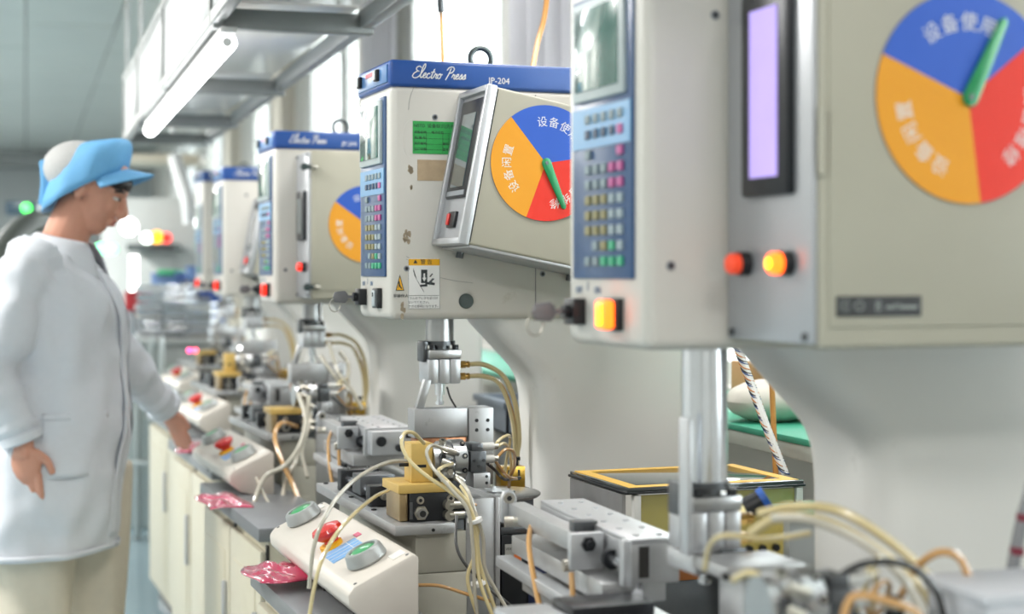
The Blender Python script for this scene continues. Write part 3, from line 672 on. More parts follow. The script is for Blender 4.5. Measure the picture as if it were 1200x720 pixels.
BC = black_cylinder(M2, 'black compact cylinder with nickel elbow fittings on the plate edge')
CH = chuck(M2, 'round steel chuck with bolts behind an upright yellow block')
# long thin tubes that loop from the chuck and droop over the two-hand box
hang = thing('hanging_air_tubes', 'clear and amber air tubes looping from the steel chuck and hanging down, tied together', 'tubes', Q(575, 640, 2.58), M2)
TB = [
 ([(473, 508, 2.60), (500, 508, 2.56)], 0)]
loops = [
 [(497, 520, 2.66), (485, 508, 2.62), (474, 508, 2.60), (471, 522, 2.58), (480, 540, 2.57), (500, 558, 2.56), (525, 575, 2.56), (545, 592, 2.56), (556, 625, 2.56), (562, 680, 2.55), (578, 724, 2.54)],
 [(523, 528, 2.64), (507, 522, 2.60), (500, 530, 2.58), (505, 545, 2.57), (515, 558, 2.56), (530, 575, 2.555), (548, 598, 2.55), (554, 640, 2.55), (556, 690, 2.55), (560, 724, 2.55)],
 [(530, 544, 2.64), (518, 548, 2.58), (514, 554, 2.57), (526, 566, 2.56), (548, 590, 2.56), (558, 620, 2.56), (562, 660, 2.56), (575, 700, 2.56), (584, 724, 2.56)],
 [(536, 560, 2.63), (548, 575, 2.58), (556, 598, 2.57), (566, 630, 2.58), (568, 665, 2.58), (580, 690, 2.58), (600, 724, 2.58)],
 [(540, 570, 2.64), (552, 590, 2.60), (560, 615, 2.58), (556, 650, 2.58), (548, 680, 2.58), (560, 724, 2.58)]]
for k, l in enumerate(loops): tube_of(hang, 'air_tube', [Q(*p) for p in l], .0031 if k != 1 else .0029, (TUBE, TUBEW, TUBE, TUBEW, TUBE)[k])
for (px, py) in ((558, 610), (562, 684)):
    c = Q(px, py, 2.56); obj('cable_tie', B().cyl(c+Vector((-.001, 0, .002)), c+Vector((.001, 0, -.003)), .0105, n=12).box(c.x-.014, c.x-.009, c.y-.004, c.y+.002, c.z-.003, c.z+.003), WHITE, hang)
t = thing('air_tube_front', 'clear air tube arching from the yellow block down over the palm button box, left one', 'tube', Q(360, 718, 2.42), M2)
tube_of(t, 'tube', [Q(*p) for p in ((478, 540, 2.64), (455, 542, 2.60), (425, 556, 2.52), (398, 580, 2.46), (378, 612, 2.42), (368, 640, 2.41), (364, 670, 2.41), (362, 690, 2.41))], .0031, TUBEW)
t = thing('air_tube_front', 'clear air tube running from the black cylinder down over the palm button box, right one', 'tube', Q(360, 722, 2.36), M2)
tube_of(t, 'tube', [Q(*p) for p in ((455, 575, 2.70), (440, 582, 2.60), (418, 600, 2.48), (395, 625, 2.40), (378, 655, 2.36), (368, 690, 2.35), (360, 740, 2.35))], .0031, TUBE)
# grey block bracket under the ram
def bracket(M, label):
    t = thing('fixture_bracket', label, 'bracket', (.12, .0, .87), M)
    m = ALUD
    obj('long_block', B().box(.045, .150, .0, .045, .992, 1.046, .002), m, t)
    e = obj('end_block', B().box(.151, .200, -.004, .05, .90, 1.046, .002), m, t)
    for x in (.166, .188):
        for z in (1.022, 1.004): obj('hole', B().cyl((x, -.0035, z), (x, -.005, z), .0035, n=12), BLACK, e)
    obj('arm', B().prism([(.055, 1.046), (.070, 1.046), (.085, 1.098), (.072, 1.100)], .02, .035, 'y', .001), m, t)
    obj('copper_foot', B().box(.05, .149, .003, .042, .968, .991, .002), mat('copper_brown', '9A6848', .4, .6, .1, 20), t)
    obj('stand', B().box(.06, .145, .01, .04, .84, .967, .002), DARK, t)
    obj('spring_wire', B().tube([(.115, .02, 1.085), (.12, .015, 1.065), (.13, .01, 1.046)], .0018, 6), BLACK, t)
    return t
BR = bracket(M2, 'long grey fixture block with four-hole end plate under the sharp press ram')
# gripper tubes of presses
def gripper_tubes(M, label, gz=0, ex=0):
    z = Z0-.045+gz; s, tt = .131, .100
    t = thing('gripper_air_tubes', label, 'tubes', (.21, .1, .9), M)
    for k, dz in enumerate((-.046, -.069)):
        o = k*.007
        tube_of(t, 'air_tube', [(s+.052, tt, z+dz), (s+.085, tt+.002, z+dz-.002), (s+.125-o, tt+.004, z+dz-.024+o), (s+.150-o, tt+.008, z+dz-.075), (s+.160-o, tt+.012, z+dz-.14), (s+.158-o, tt+.014, z+dz-.20), (s+.152, tt+.02, .93)], .0042, TUBE)
        tube_of(t, 'air_tube', [(s+.053, tt+.012, z+dz), (s+.09, tt+.012, z+dz-.001), (s+.132-o, tt+.013, z+dz-.026+o), (s+.157-o, tt+.016, z+dz-.08), (s+.166-o, tt+.018, z+dz-.15), (s+.160, tt+.02, .935)], .0036, TUBEO if k else TUBE)
    return t
GT = gripper_tubes(M2, 'thick amber tubes curving from the brass fittings behind the column of the sharp press')
# indexing table: steel disk, grey upright plates, black motor
def index_table(M, label):
    t = thing('indexing_table', label, 'rotary table', (.14, -.2, .80), M)
    obj('front_plate', B().box(.048, .100, -.30, -.286, .66, .918, .0015), ALUD, t)
    obj('side_plate', B().box(.100, .108, -.305, -.12, .66, .920, .0015), ALUD, t)
    obj('dark_plate', B().box(.020, .047, -.296, -.285, .60, .93, .001), DARK, t)
    m = obj('motor', B().box(.112, .162, -.30, -.20, .70, .855, .004), BLACKM, t)
    obj('motor_flange', B().box(.110, .162, -.302, -.198, .855, .868, .002).box(.110, .162, -.302, -.198, .872, .884, .002), DARK, m)
    l_ = obj('motor_label', B().box(.118, .148, -.3012, -.2998, .800, .838), mat('label_grey', 'A9A9A4', .5), m)
    obj('orange_mark', B().box(.134, .147, -.3020, -.3010, .805, .820), mat('label_orange', 'E07A3C', .5), m)
    text([('VEXTA', .006, T((.128, -.3016, .830))@SIDE), ('MOTOR', .005, T((.126, -.3016, .806))@SIDE)], PRTD, m)
    obj('blue_end', B().box(.156, .20, -.29, -.21, .70, .80, .004), mat('dark_blue_motor', '2A3458', .4), t)
    obj('disk', B().lathe((.150, -.175, .902), (0, 0, 1), [(0, .070), (.004, .075), (.007, .075), (.009, .072), (.0092, .030), (.012, .030), (.0122, .01)], 48), STEELR, t)
    obj('disk_hub', B().cyl((.150, -.175, .84), (.150, -.175, .903), .04, n=24), BLACKM, t)
    b = B().box(.02, .28, -.31, -.12, .655, .668, .001); obj('rack_plate', b, ALUD, t)
    return t
IT = index_table(M2, 'steel disk table with black motor beside the grey upright plate')
# brass stop block
def brass_stop(M, label):
    t = thing('brass_stop_block', label, 'block', (.2, -.03, .86), M)
    obj('block', B().box(.198, .247, -.05, -.02, .896, .938, .002), mat('tarnished_brass', 'A8842E', .35, .6, .3, 25, .15), t)
    obj('slot', B().box(.212, .216, -.0507, -.049, .905, .932).box(.232, .236, -.0507, -.049, .912, .932), BLACK, t)
    obj('thumb_screw', B().cyl((.235, -.035, .937), (.235, -.035, .950), .003, n=10).cyl((.235, -.035, .948), (.235, -.035, .954), .007, n=14), BLACKM, t)
    obj('foot', B().box(.192, .26, -.06, .0, .84, .896, .002), DARK, t)
    return t
BS = brass_stop(M2, 'small tarnished brass block with a thumb screw before the column of the sharp press')
for x, z in ((.13, .72), (.30, .70), (.45, .71)): pass
# yellow tube across the base and black cords
t = thing('base_cords', 'black cords dropping beside the bundled tubes in front of the machine base', 'cord', Q(545, 680, 2.60), M2)
tube_of(t, 'cord', [Q(*p) for p in ((535, 605, 2.66), (535, 640, 2.62), (548, 665, 2.60), (575, 690, 2.60), (600, 712, 2.60))], .0026, TUBEB)
tube_of(t, 'cord', [Q(*p) for p in ((553, 600, 2.64), (556, 640, 2.61), (565, 680, 2.60), (590, 705, 2.59))], .0026, TUBEB)
t = thing('amber_tube', 'single amber tube lying across the grey base right of the palm button box', 'tube', Q(530, 690, 2.6), M2)
tube_of(t, 'tube', [Q(*p) for p in ((488, 686, 2.60), (515, 687, 2.60), (545, 696, 2.60), (575, 705, 2.60))], .0028, TUBEO)

# ------------------------------------------------------------ long slide units
def slide_unit(M, loc, label, L=.36, wd=.066, rz=0, low=True):
    """loc: near left top corner of the cover in station coordinates"""
    F = M@T(loc)@Matrix.Rotation(rz, 4, 'Z')
    t = thing('slide_unit', label, 'slide unit', (0, 0, -.14), F)
    obj('top_cover', B().box(0, wd, 0, L, -.006, 0, .0012), ALU, t)
    for k in range(6):
        for x in (wd*.25, wd*.72):
            o = obj('cover_bolt', B().cyl((x, L*(.06+.165*k), 0), (x, L*(.06+.165*k), .0022), .0042, n=10), ALU, t)
    obj('cover_side', B().box(0, .005, 0, L, -.030, -.006, .001), ALU, t)
    e = obj('end_block', B().box(.002, wd, -.001, .028, -.058, -.006, .0015), ALUD, t)
    obj('stain', B().box(.012, .026, -.0016, -.0005, -.05, -.01), mat('oil_stain', '2C2A28', .5, 0, .3, 60), e)
    obj('post', B().box(-.010, .002, -.003, .012, -.060, -.001, .0012), ALU, t)
    for x in (.012, .03): obj('guide_rod', B().cyl((x, .028, -.042), (x, L*.95, -.042), .006, n=12), STEEL, t)
    # side beam with end lug
    obj('side_beam', B().box(-.034, -.006, .10, L+.06, -.036, -.010, .0015), ALUD, t)
    lug = B().prism([(-.044, -.040), (-.020, -.040), (-.020, -.004), (-.025, .006), (-.032, .010), (-.040, .006), (-.044, -.004)], L+.055, L+.066, 'y', .001)
    lg = obj('end_lug', lug, ALU, t)
    hexbolts(lg, 'bolt', [(-.033, L+.055, -.003)], (0, -1, 0), .0085, .004, NICKEL)
    br = obj('mid_lug', B().box(-.050, -.004, .085, .098, -.052, -.004, .0015), ALU, t)
    k = obj('hex_nut', B().cyl((-.026, .085, -.018), (-.026, .079, -.018), .010, n=6).cyl((-.026, .079, -.018), (-.026, .070, -.018), .006, n=12), BLACKM, br)
    obj('shaft_collar', B().cyl((-.004, .06, -.034), (-.004, .05, -.034), .013, n=18), BLACKM, t)
    obj('shaft', B().cyl((-.004, .05, -.034), (-.004, .0, -.034), .006, n=12), STEEL, t)
    obj('stop_block', B().box(-.03, .004, .13, .15, -.012, .004, .001), DARK, t)
    f = obj('flow_fitting', B().cyl((-.05, L+.02, -.033), (-.025, L+.015, -.033), .008, n=14).cyl((-.036, L+.017, -.033), (-.012, L-.01, -.026), .0075, n=14), NICKEL, t)
    tube_of(t, 'air_tube', [(-.016, L-.008, -.027), (-.030, L-.05, -.028), (-.046, L-.09, -.05), (-.054, L-.14, -.09), (-.056, L-.19, -.135), (-.052, L-.24, -.165)], .0042, TUBEO)
    f = obj('flow_fitting', B().cyl((-.055, .10, -.048), (-.040, .10, -.048), .008, n=14), NICKEL, t)
    tube_of(t, 'air_tube', [(-.047, .09, -.055), (-.047, .085, -.08), (-.045, .08, -.11), (-.035, .07, -.14)], .004, TUBEO)
    obj('carrier', B().box(-.030, wd-.01, .02, L+.05, -.085, -.058, .002), ALUD, t)
    if low:
        obj('lower_rail', B().box(-.055, -.030, -.02, L+.05, -.104, -.088, .0015), ALU, t)
        obj('lower_bed', B().box(-.035, wd, -.03, L-.02, -.128, -.105, .002), ALUD, t)
        for y in (.04, .06): obj('set_screw', B().cyl((-.043, y, -.088), (-.043, y, -.080), .005, n=10), BLACKM, t)
    obj('support', B().box(-.02, wd-.01, .06, .30, -.165 if not low else -.165, -.085 if not low else -.15, .002), DARK, t)
    return t
SU1 = slide_unit(M1, (.084, .235, .963), 'long aluminium slide unit with dotted bolts on its cover, in front of the glass-topped box', L=.37, wd=.068, rz=R(-3))
l2 = q2(432, 502, 3.50)
SU2 = slide_unit(M2, l2, 'smaller aluminium slide unit with bolted cover, left of the sharp press ram', L=.30, wd=.10, rz=R(-2))
l3 = q2(318, 452, 4.95)
SU3 = slide_unit(M3, q2(318, 452, 4.95, M3), 'blurred aluminium slide unit beyond the third press ram', L=.28, wd=.09)
# near end face details of the second unit
F = M2@T(l2)
t = thing('clamp_head', 'square clamp head with round dial bolt on the end of the smaller slide unit', 'clamp', (.05, -.03, -.06), F)
obj('clamp_block', B().box(-.005, .105, -.045, -.006, -.055, -.004, .002), ALU, t)
for x, z, r in ((.015, -.025, .011), (.055, -.040, .008), (.075, -.038, .013)): obj('clamp_bolt', B().cyl((x, -.044, z), (x, -.052, z), r, n=16), BLACKM if r < .012 else ALUD, t)
obj('slot_plate', B().box(.070, .098, -.048, -.044, -.02, -.006, .001), BLACK, t)

# station 1: lower tooling
BC1 = dup(BC, M2, M1, 'blurred black cylinder with nickel elbows at the bottom edge under the nearest press')
CH1 = dup(CH, M2, M1, 'blurred steel chuck at the bottom edge under the nearest press ram', skip=('yellow_base', 'yellow_block'))
IT1 = dup(IT, M2, M1, 'indexing table under the nearest press, beside the bundle of thick tubes')
WP1 = dup(WP, M2, M1, 'grey plate at the bottom edge in front of the nearest press')
t = thing('linear_guide', 'black and silver guide at the bottom edge below the dotted slide unit', 'guide', q2(690, 712, 1.95, M1), M1)
c = q2(680, 708, 1.95, M1)
obj('cover_block', B().box(c.x-.09, c.x-.02, c.y-.02, c.y+.06, .87, .893, .003), ALU, t)
obj('black_body', B().box(c.x-.018, c.x+.09, c.y-.02, c.y+.05, .87, .902, .003), BLACKM, t)
obj('rod_stub', B().cyl((c.x+.08, c.y+.01, .905), (c.x+.10, c.y+.05, .905), .007, n=12), STEEL, t)
# sub plate on station 1 right of the slide unit, and cleft block below the press ram
t = thing('fixture_bracket', 'grey ledge block at the foot of the nearest press ram', 'bracket', (.15, .05, .84), M1)
obj('ledge', B().box(.09, .19, -.02, .07, .955, .970, .002), ALUD, t)
obj('ledge_post', B().box(.12, .17, .0, .06, .84, .955, .002), ALU, t)
obj('side_column', B().box(.080, .087, .06, .085, .97, 1.13, .002), ALU, t)
t = thing('hanging_gripper', 'tall silver gripper block with dark bolts hanging under the nearest ram', 'gripper', (.13, .11, .93), M1)
obj('silver_profile', B().box(.095, .130, .07, .150, .945, .967, .002), ALU, t)
obj('jaw_block', B().box(.135, .168, .08, .15, .93, .972, .002), DARK, t)
t = thing('amber_tank', 'amber box standing behind the nearest ram, below the glass-topped box', 'box', q2(895, 690, 2.15, M1), M1)
a = q2(865, 600, 2.15, M1); b_ = q2(930, 690, 2.15, M1)
obj('tank', B().box(a.x, b_.x, a.y, a.y+.05, b_.z, a.z, .003), YELT, t)
obj('black_valve', B().cyl((a.x+.005, a.y-.01, a.z+.005), (a.x+.03, a.y-.02, a.z+.02), .014, n=14), BLACK, t)
obj('blue_collar', B().cyl((a.x+.025, a.y-.018, a.z+.016), (a.x+.032, a.y-.021, a.z+.021), .016, n=14), mat('blue_collar', '2F62B8', .4), t)
for k in range(3): obj('bolt', B().cyl((a.x+.015+.02*k, a.y, a.z-.05), (a.x+.015+.02*k, a.y-.006, a.z-.05), .005, n=10), BLACKM, t)
# thick blurred tubes in the lower right
def utub(label, pts, r, m, cat='tube'):
    t = thing('thick_air_tube', label, cat, at(*pts[-1]), None)
    OFF[t.name] = Vector(at(*pts[-1]))
    b = B().tube([at(*p) for p in pts], r, 10); obj('tube', b, m, t); return t
utub('uppermost blurred amber tube arching rightwards from the nearest ram to the bottom right', [(890, 602, 1.75), (930, 594, 1.72), (985, 600, 1.7), (1050, 640, 1.68), (1100, 690, 1.66), (1125, 740, 1.65)], .0052, TUBE)
utub('second blurred amber tube, just under the uppermost one, arching to the bottom right', [(880, 625, 1.72), (915, 606, 1.7), (970, 612, 1.68), (1030, 645, 1.66), (1080, 690, 1.64), (1105, 740, 1.62)], .0050, TUBE)
utub('blurred whitish tube lying between the amber tubes at bottom right', [(905, 608, 1.66), (950, 610, 1.64), (1010, 635, 1.62), (1060, 680, 1.6), (1090, 740, 1.58)], .0046, TUBEW)
utub('black hose arching over the amber tubes at bottom right', [(955, 740, 1.6), (970, 690, 1.58), (1010, 662, 1.56), (1060, 662, 1.56), (1095, 690, 1.56), (1110, 740, 1.56)], .0036, TUBEB)
utub('orange tube forming a small arch before the column of the nearest press', [(1055, 700, 1.66), (1075, 665, 1.64), (1100, 648, 1.62), (1125, 655, 1.62), (1140, 690, 1.62)], .0042, TUBEO)
utub('orange tube running level along the bottom edge at right', [(985, 735, 1.5), (1000, 700, 1.5), (1040, 705, 1.5), (1075, 720, 1.5), (1080, 745, 1.5)], .0040, TUBEO)
utub('thin pale tube curving in front of the silver gripper block', [(826, 668, 1.72), (832, 640, 1.7), (850, 628, 1.68), (900, 632, 1.68), (950, 625, 1.68)], .0030, TUBE)
utub('pale tube drooping over the blurred chuck at the bottom edge', [(860, 680, 1.6), (880, 672, 1.58), (905, 690, 1.57), (920, 735, 1.56)], .0040, TUBE)
t = thing('cable_with_marks', 'grey cable with dark red bands at the right frame edge', 'cable', at(1180, 690, 1.7))
obj('cable', B().tube([at(1183, 700, 1.7), at(1188, 660, 1.7), at(1198, 610, 1.7), at(1212, 560, 1.7)], .0068, 10), mat('cable_grey', '8A8C90', .4), t)
for q in ((1185, 682), (1191, 646), (1199, 607)):
    c = at(*q, 1.7); obj('red_band', B().cyl(c-Vector((0, 0, .004)), c+Vector((.001, 0, .004)), .0078, n=12), mat('dark_red_band', '7A2438', .5), t)
t = thing('junction_box', 'pale grey box corner at the bottom right of the picture', 'box', at(1190, 720, 1.55), None)
a = at(1135, 692, 1.55); OFF[t.name] = Vector(t.location)
obj('case', B().box(a.x, a.x+.12, a.y-.03, a.y+.08, a.z-.15, a.z, .01), mat('pale_box', 'CDD0D6', .5), t)
obj('lid', B().box(a.x-.002, a.x+.122, a.y-.032, a.y+.082, a.z-.012, a.z+.002, .004), mat('pale_box', 'CDD0D6', .5), t)
t = thing('steel_cup', 'round steel pneumatic cup among the tubes at the bottom right', 'fitting', at(1045, 700, 1.62))
c = at(1048, 708, 1.62)
obj('cup', B().cyl(c-Vector((0, 0, .03)), c, .010, n=16).cyl(c, c+Vector((0, 0, .008)), .006, n=12), BLACKM, t)
obj('cup_ring', B().cyl(c-Vector((0, 0, .004)), c-Vector((0, 0, .0)), .013, n=16), NICKEL, t)

c = at(851, 677, 1.66)
t = thing('pink_indicator', 'glowing pink light on the blurred block at the bottom edge under the nearest ram', 'lamp', c)
obj('lens', B().ell((0, 0, 0), .0045, .0045, .0045), mat('pink_glow', 'FF4A88', .4, emit=2.5, var=0), t); OFF[t.name] = Vector(c)
obj('socket', B().cyl(c, c+FWD*.012, .004, n=10), BLACK, t)
# glass-topped box behind the nearest ram
na = at(735, 573, 2.63); rx = (M1.to_3x3()@Vector((1, 0, 0)))
FB = M1@T(M1.inverted()@na); 
t = thing('glass_topped_box', 'box with dark glass lid edged in yellow tape, behind the nearest ram', 'box', (.16, .12, -.11), FB)
GL = .325; GD = .25
obj('glass_lid', B().box(0, GL, 0, GD, -.006, 0, .0008), mat('dark_glass_lid', '3E4446', .12, .1, .1, 10, coat=1), t)
for x0, x1, y0, y1 in ((.006, GL-.006, .006, .028), (.006, GL-.006, GD-.028, GD-.006), (.006, .028, .028, GD-.028), (GL-.028, GL-.006, .028, GD-.028)):
    obj('yellow_tape', B().box(x0, x1, y0, y1, -.0002, .0007), mat('yellow_tape', 'E5B858', .5, 0, .08, 30), t)
obj('lid_frame', B().box(-.003, GL+.003, -.003, GD+.003, -.010, -.006, .001), BLACK, t)
obj('left_panel', B().box(.0, .006, .02, GD, -.12, -.012), ALUD, t)
for x in (.012, GL-.014): obj('corner_post', B().box(x, x+.012, -.002, .012, -.12, -.012, .001), mat('white_post', 'DADAD6', .4), t)
obj('amber_panel', B().box(.026, GL-.016, .004, .008, -.12, -.013), mat('amber_acrylic', 'CFC268', .2, 0, .15, 8, coat=1, trans=.3), t)
obj('inner_shelf', B().box(.01, GL-.01, .02, GD-.01, -.09, -.085), ALUD, t)
obj('floor_plate', B().box(0, GL, 0, GD, -.13, -.12, .001), ALUD, t)
t = thing('tape_roll_tray', 'orange wooden tray beneath the glass-topped box', 'tray', (.16, .12, -.24), FB)
obj('tray', B().box(-.06, .42, .02, .24, -.16, -.131, .002), mat('orange_wood', 'B9703A', .5, 0, .15, 12, .1), t)
obj('tray_stand', B().box(.0, .36, .06, .22, -.35, -.161, .002), DARK, t)
# copies of the tooling at the farther stations
names = {
 'WP': ('grey plate under the third press, farther than the sharp one', 'grey plate under the fourth press'),
 'LG': ('black guide with rods under the third press', 'black guide with rods under the fourth press'),
 'BC': ('black cylinder below the third press, blurred', 'black cylinder below the fourth press, blurred'),
 'CH': ('yellow block and steel chuck below the third press', 'yellow block and steel chuck below the fourth press'),
 'BR': ('grey fixture block behind the chuck of the third press', 'grey fixture block behind the chuck of the fourth press'),
 'IT': ('disk table with motor below the third press', 'disk table with motor below the fourth press'),
 'BS': ('brass block before the column of the third press', 'brass block before the column of the fourth press'),
 'GT': ('amber tubes curving from the gripper of the third press', 'amber tubes curving from the gripper of the fourth press')}
for nm, ob in (('WP', WP), ('LG', LG), ('BC', BC), ('CH', CH), ('BR', BR), ('IT', IT), ('BS', BS), ('GT', GT)):
    for k, M in enumerate((M3, M4)): dup(ob, M2, M, names[nm][k] if (nm, k) != ('CH', 0) else 'steel chuck on a yellow base below the third press', skip=('yellow_block',) if (nm, k) == ('CH', 0) else ())
machine_base(M3, 'grey machine base under the third press'); machine_base(M4, 'grey machine base under the fourth press'); machine_base(M5, 'grey machine base under the farthest press')
dup(CH, M2, M5, 'tiny steel chuck under the farthest press', skip=('yellow_block',)); dup(BR, M2, M5, 'tiny grey fixture block under the farthest press'); dup(BC, M2, M5, 'tiny black cylinder under the farthest press'); dup(WP, M2, M5, 'grey plate under the farthest press')
# pale looping tubes of the third station
t = thing('hanging_air_tubes', 'pale and orange tubes looping down in front of the third press table', 'tubes', q2(345, 600, 4.0), M2)
for l, m, r in (([(350, 462, 4.2), (358, 490, 4.1), (352, 520, 4.0), (335, 545, 3.95), (310, 560, 3.9), (298, 590, 3.85), (293, 620, 3.85)], TUBEW, .006),
             ([(362, 465, 4.2), (356, 510, 4.1), (345, 545, 4.0), (335, 565, 4.0), (330, 590, 3.95)], TUBEW, .006),
             ([(348, 500, 4.2), (330, 496, 4.1), (322, 512, 4.05), (330, 540, 4.0), (342, 565, 3.98), (350, 585, 3.95)], TUBEO, .006),
             ([(366, 470, 4.25), (362, 500, 4.2), (354, 530, 4.1), (360, 560, 4.0)], TUBEW, .005),
             ([(300, 560, 3.9), (315, 590, 3.85), (330, 612, 3.8)], TUBEW, .004)): tube_of(t, 'air_tube', [Q(*p) for p in l], r, m)
t = thing('bright_air_tubes', 'shiny pale tubes bent in a fork right of the third press ram', 'tubes', q2(400, 445, 4.3), M2)
for l in ([(385, 402, 4.4), (392, 425, 4.35), (398, 440, 4.3), (410, 455, 4.3), (425, 480, 4.3)], [(376, 418, 4.4), (384, 430, 4.35), (398, 448, 4.3), (412, 460, 4.3)], [(398, 412, 4.4), (407, 425, 4.4), (408, 440, 4.35), (402, 450, 4.3)]):
    tube_of(t, 'air_tube', [Q(*p) for p in l], .006, TUBEW)

# ------------------------------------------------------------ two-hand palm button boxes
def palm_box(M, label, dx=0, dy=0, dz=0, full=True):
    t0, t1 = -.535, .065
    F = M@T((dx, dy, dz))
    t = thing('palm_button_box', label, 'control box', (-.15, -.23, .76), F)
    prof = [(-.212, .800), (-.214, .817), (-.205, .829), (-.112, .874), (-.103, .868), (-.103, .765), (-.150, .765), (-.188, .776)]
    obj('housing', B().prism(prof, t0, t1, 'y', .004), BOXW, t)
    sl = math.atan2(.045, .093); U = Vector((math.cos(sl), 0, math.sin(sl))); Nn = Vector((-math.sin(sl), 0, math.cos(sl)))
    def P(u, y, n=0): return Vector((-.205, y, .829))+U*u+Nn*n
    def pad(name, u0, u1, y0, y1, m, par, n=.0012):
        b = B(); c = [P(u0, y0), P(u1, y0), P(u1, y1), P(u0, y1)]
        lo = [b.bm.verts.new(p-Nn*.0005) for p in c]; hi = [b.bm.verts.new(p+Nn*n) for p in c]
        b.bm.faces.new(hi); b.bm.faces.new(lo[::-1])
        for k in range(4): b.bm.faces.new((lo[k], lo[(k+1) % 4], hi[(k+1) % 4], hi[k]))
        return obj(name, b, m, par)
    for y in (-.447, .004):
        r = obj('palm_button', B().lathe(P(.050, y), Nn, [(0, .030), (.004, .0335), (.020, .0300), (.023, .0275), (.0235, .0225), (.019, .0215)], 28), RINGM, t)
        obj('green_cap', B().lathe(P(.050, y, .018), Nn, [(0, .020), (.003, .020), (.0045, .017), (.005, .006)], 24), GREEN, r)
    yc = -.255
    e = obj('emergency_stop', B().lathe(P(.040, yc), Nn, [(0, .013), (.012, .013), (.013, .016), (.020, .024), (.027, .0265), (.033, .024), (.036, .014), (.0365, .004)], 26), RED, t)
    obj('yellow_collar', B().lathe(P(.036, yc-.004), Nn, [(0, .020), (.006, .020), (.007, .017), (.0072, .012)], 20), WARNY, e)
    s = pad('blue_sticker', .012, .072, -.36, -.285, mat('blue_sticker', '7FB4E4', .4), t)
    for k in range(3): pad('sticker_line', .012, .072, -.342+.018*k, -.3412+.018*k, WHITE, s, .0016)
    pad('sticker_line', .055, .056, -.36, -.285, WHITE, s, .0016)
    pad('qr_free_label', .075, .097, -.512, -.482, mat('pale_sticker', 'E8E6E0', .5), t)
    pad('pink_sticker', .075, .085, -.285, -.262, mat('pink_sticker', 'D86A86', .5), t)
    pad('white_sticker', .072, .095, .02, .05, mat('pale_sticker', 'E8E6E0', .5), t)
    for y in (-.30, -.1): obj('screw', B().cyl((-.1935, y, .783), (-.197, y, .781), .003, n=8), BLACK, t)
    for u, y in ((.006, t0+.012), (.096, t0+.012), (.006, t1-.012), (.096, t1-.012)): obj('screw', B().cyl(P(u, y), P(u, y, .001), .0028, n=8), DARK, t)
    return t
PB2 = palm_box(M2, 'ivory palm button box nearest the camera, green buttons and red stop knob', full=True)
PB3 = palm_box(M3, 'ivory palm button box second from the camera, behind the drooping tubes', .0, .03, -.012)
PB4 = palm_box(M4, 'ivory palm button box under the hand of the worker, third from camera', .03, -.05, -.01)
PB5 = palm_box(M5, 'ivory palm button box farthest along the row', .02, .0, -.01)

# ------------------------------------------------------------ cabinets along the aisle
def cabinet(px, py, Z, L, label, lip=True, doors=2, D=.19):
    p = at(px, py, Z); rz = math.atan2(M2[1][0], M2[0][0])
    F = T((p.x, p.y, 0))@Matrix.Rotation(rz, 4, 'Z')     # far front top corner; near end at y=-L
    h = p.z
    t = thing('steel_cabinet', label, 'cabinet', (D/2, -L/2, 0), F)
    obj('body', B().box(.025, D, -L+.012, -.012, .06, h-.03, .004), CABW, t)
    obj('plinth', B().box(.045, D, -L+.02, -.02, 0, .06), BLACK, t)
    obj('worktop', B().box(0, D, -L, 0, h-.03, h, .004), TOPG, t)
    ww = (L-.03)/doors
    for k in range(doors):
        y0 = -L+.015+ww*k
        d = obj('door', B().box(.008, .024, y0+.008, y0+ww-.008, .08, h-.055, .004), CABW, t)
        obj('door_gap', B().box(.020, .0255, y0-.006, y0+.008, .07, h-.04), BLACK, t)
        obj('handle', B().box(-.004, .008, y0+.03, y0+.045, h*.55, h*.75, .003), ALU, d)
        obj('inset_panel', B().box(.0055, .009, y0+.06, y0+ww-.05, .14, h-.12, .002), CABW, d)
    if lip:
        e = obj('end_panel', B().box(.06, D-.03, -L+.006, -L+.013, .1, h-.09, .003), CABW, t)
        obj('lock', B().cyl((.10, -L+.007, h-.13), (.10, -L+.001, h-.13), .010, n=12), DARK, e)
    return t, F, h
cA = cabinet(293, 668, 2.95, 1.0, 'cream cabinet with grey worktop at the bottom edge under the nearest palm box')
cB = cabinet(234, 566, 4.2, .80, 'cream cabinet with grey worktop in the lower left, second from the camera')
cC = cabinet(197, 515, 5.26, .86, 'cream cabinet beside the hand of the worker, third from the camera')
cD = cabinet(172, 481, 6.5, 1.1, 'cream cabinet half hidden behind the worker sleeve', doors=2)
def bag(p, sx, sy, label, seed):
    random.seed(seed)
    ph = [random.uniform(0, 6) for _ in range(6)]
    def f(u, v):
        e = min(u, 1-u, v, 1-v)*4; e = min(1, e)
        z = .003+e*(.010+.006*math.sin(9*u+ph[0])*math.cos(7*v+ph[1])+.004*math.sin(17*u+13*v+ph[2]))
        return Vector((p.x+(u-.5)*sx+.01*math.sin(5*v+ph[3]), p.y+(v-.5)*sy+.01*math.sin(6*u+ph[4]), p.z+z))
    b = B().grid(f, 14, 14)
    o = obj('plastic_bag', b, mat('pink_plastic', 'E0486E', .15, 0, .3, 12, coat=1, trans=.25), smooth=3); o.modifiers.new('s', 'SOLIDIFY').thickness = -.002
    tag(o, label, 'bag')
bag(at(322, 674, 2.82)+Vector((.01, 0, -.002)), .11, .16, 'pink plastic bag lying on the worktop behind the nearest palm box', 1)
bag(at(262, 590, 3.85), .10, .22, 'pink plastic bag on the second cabinet worktop', 2)
bag(at(226, 527, 4.95), .10, .22, 'pink plastic bag on the worktop below the worker hand', 3)
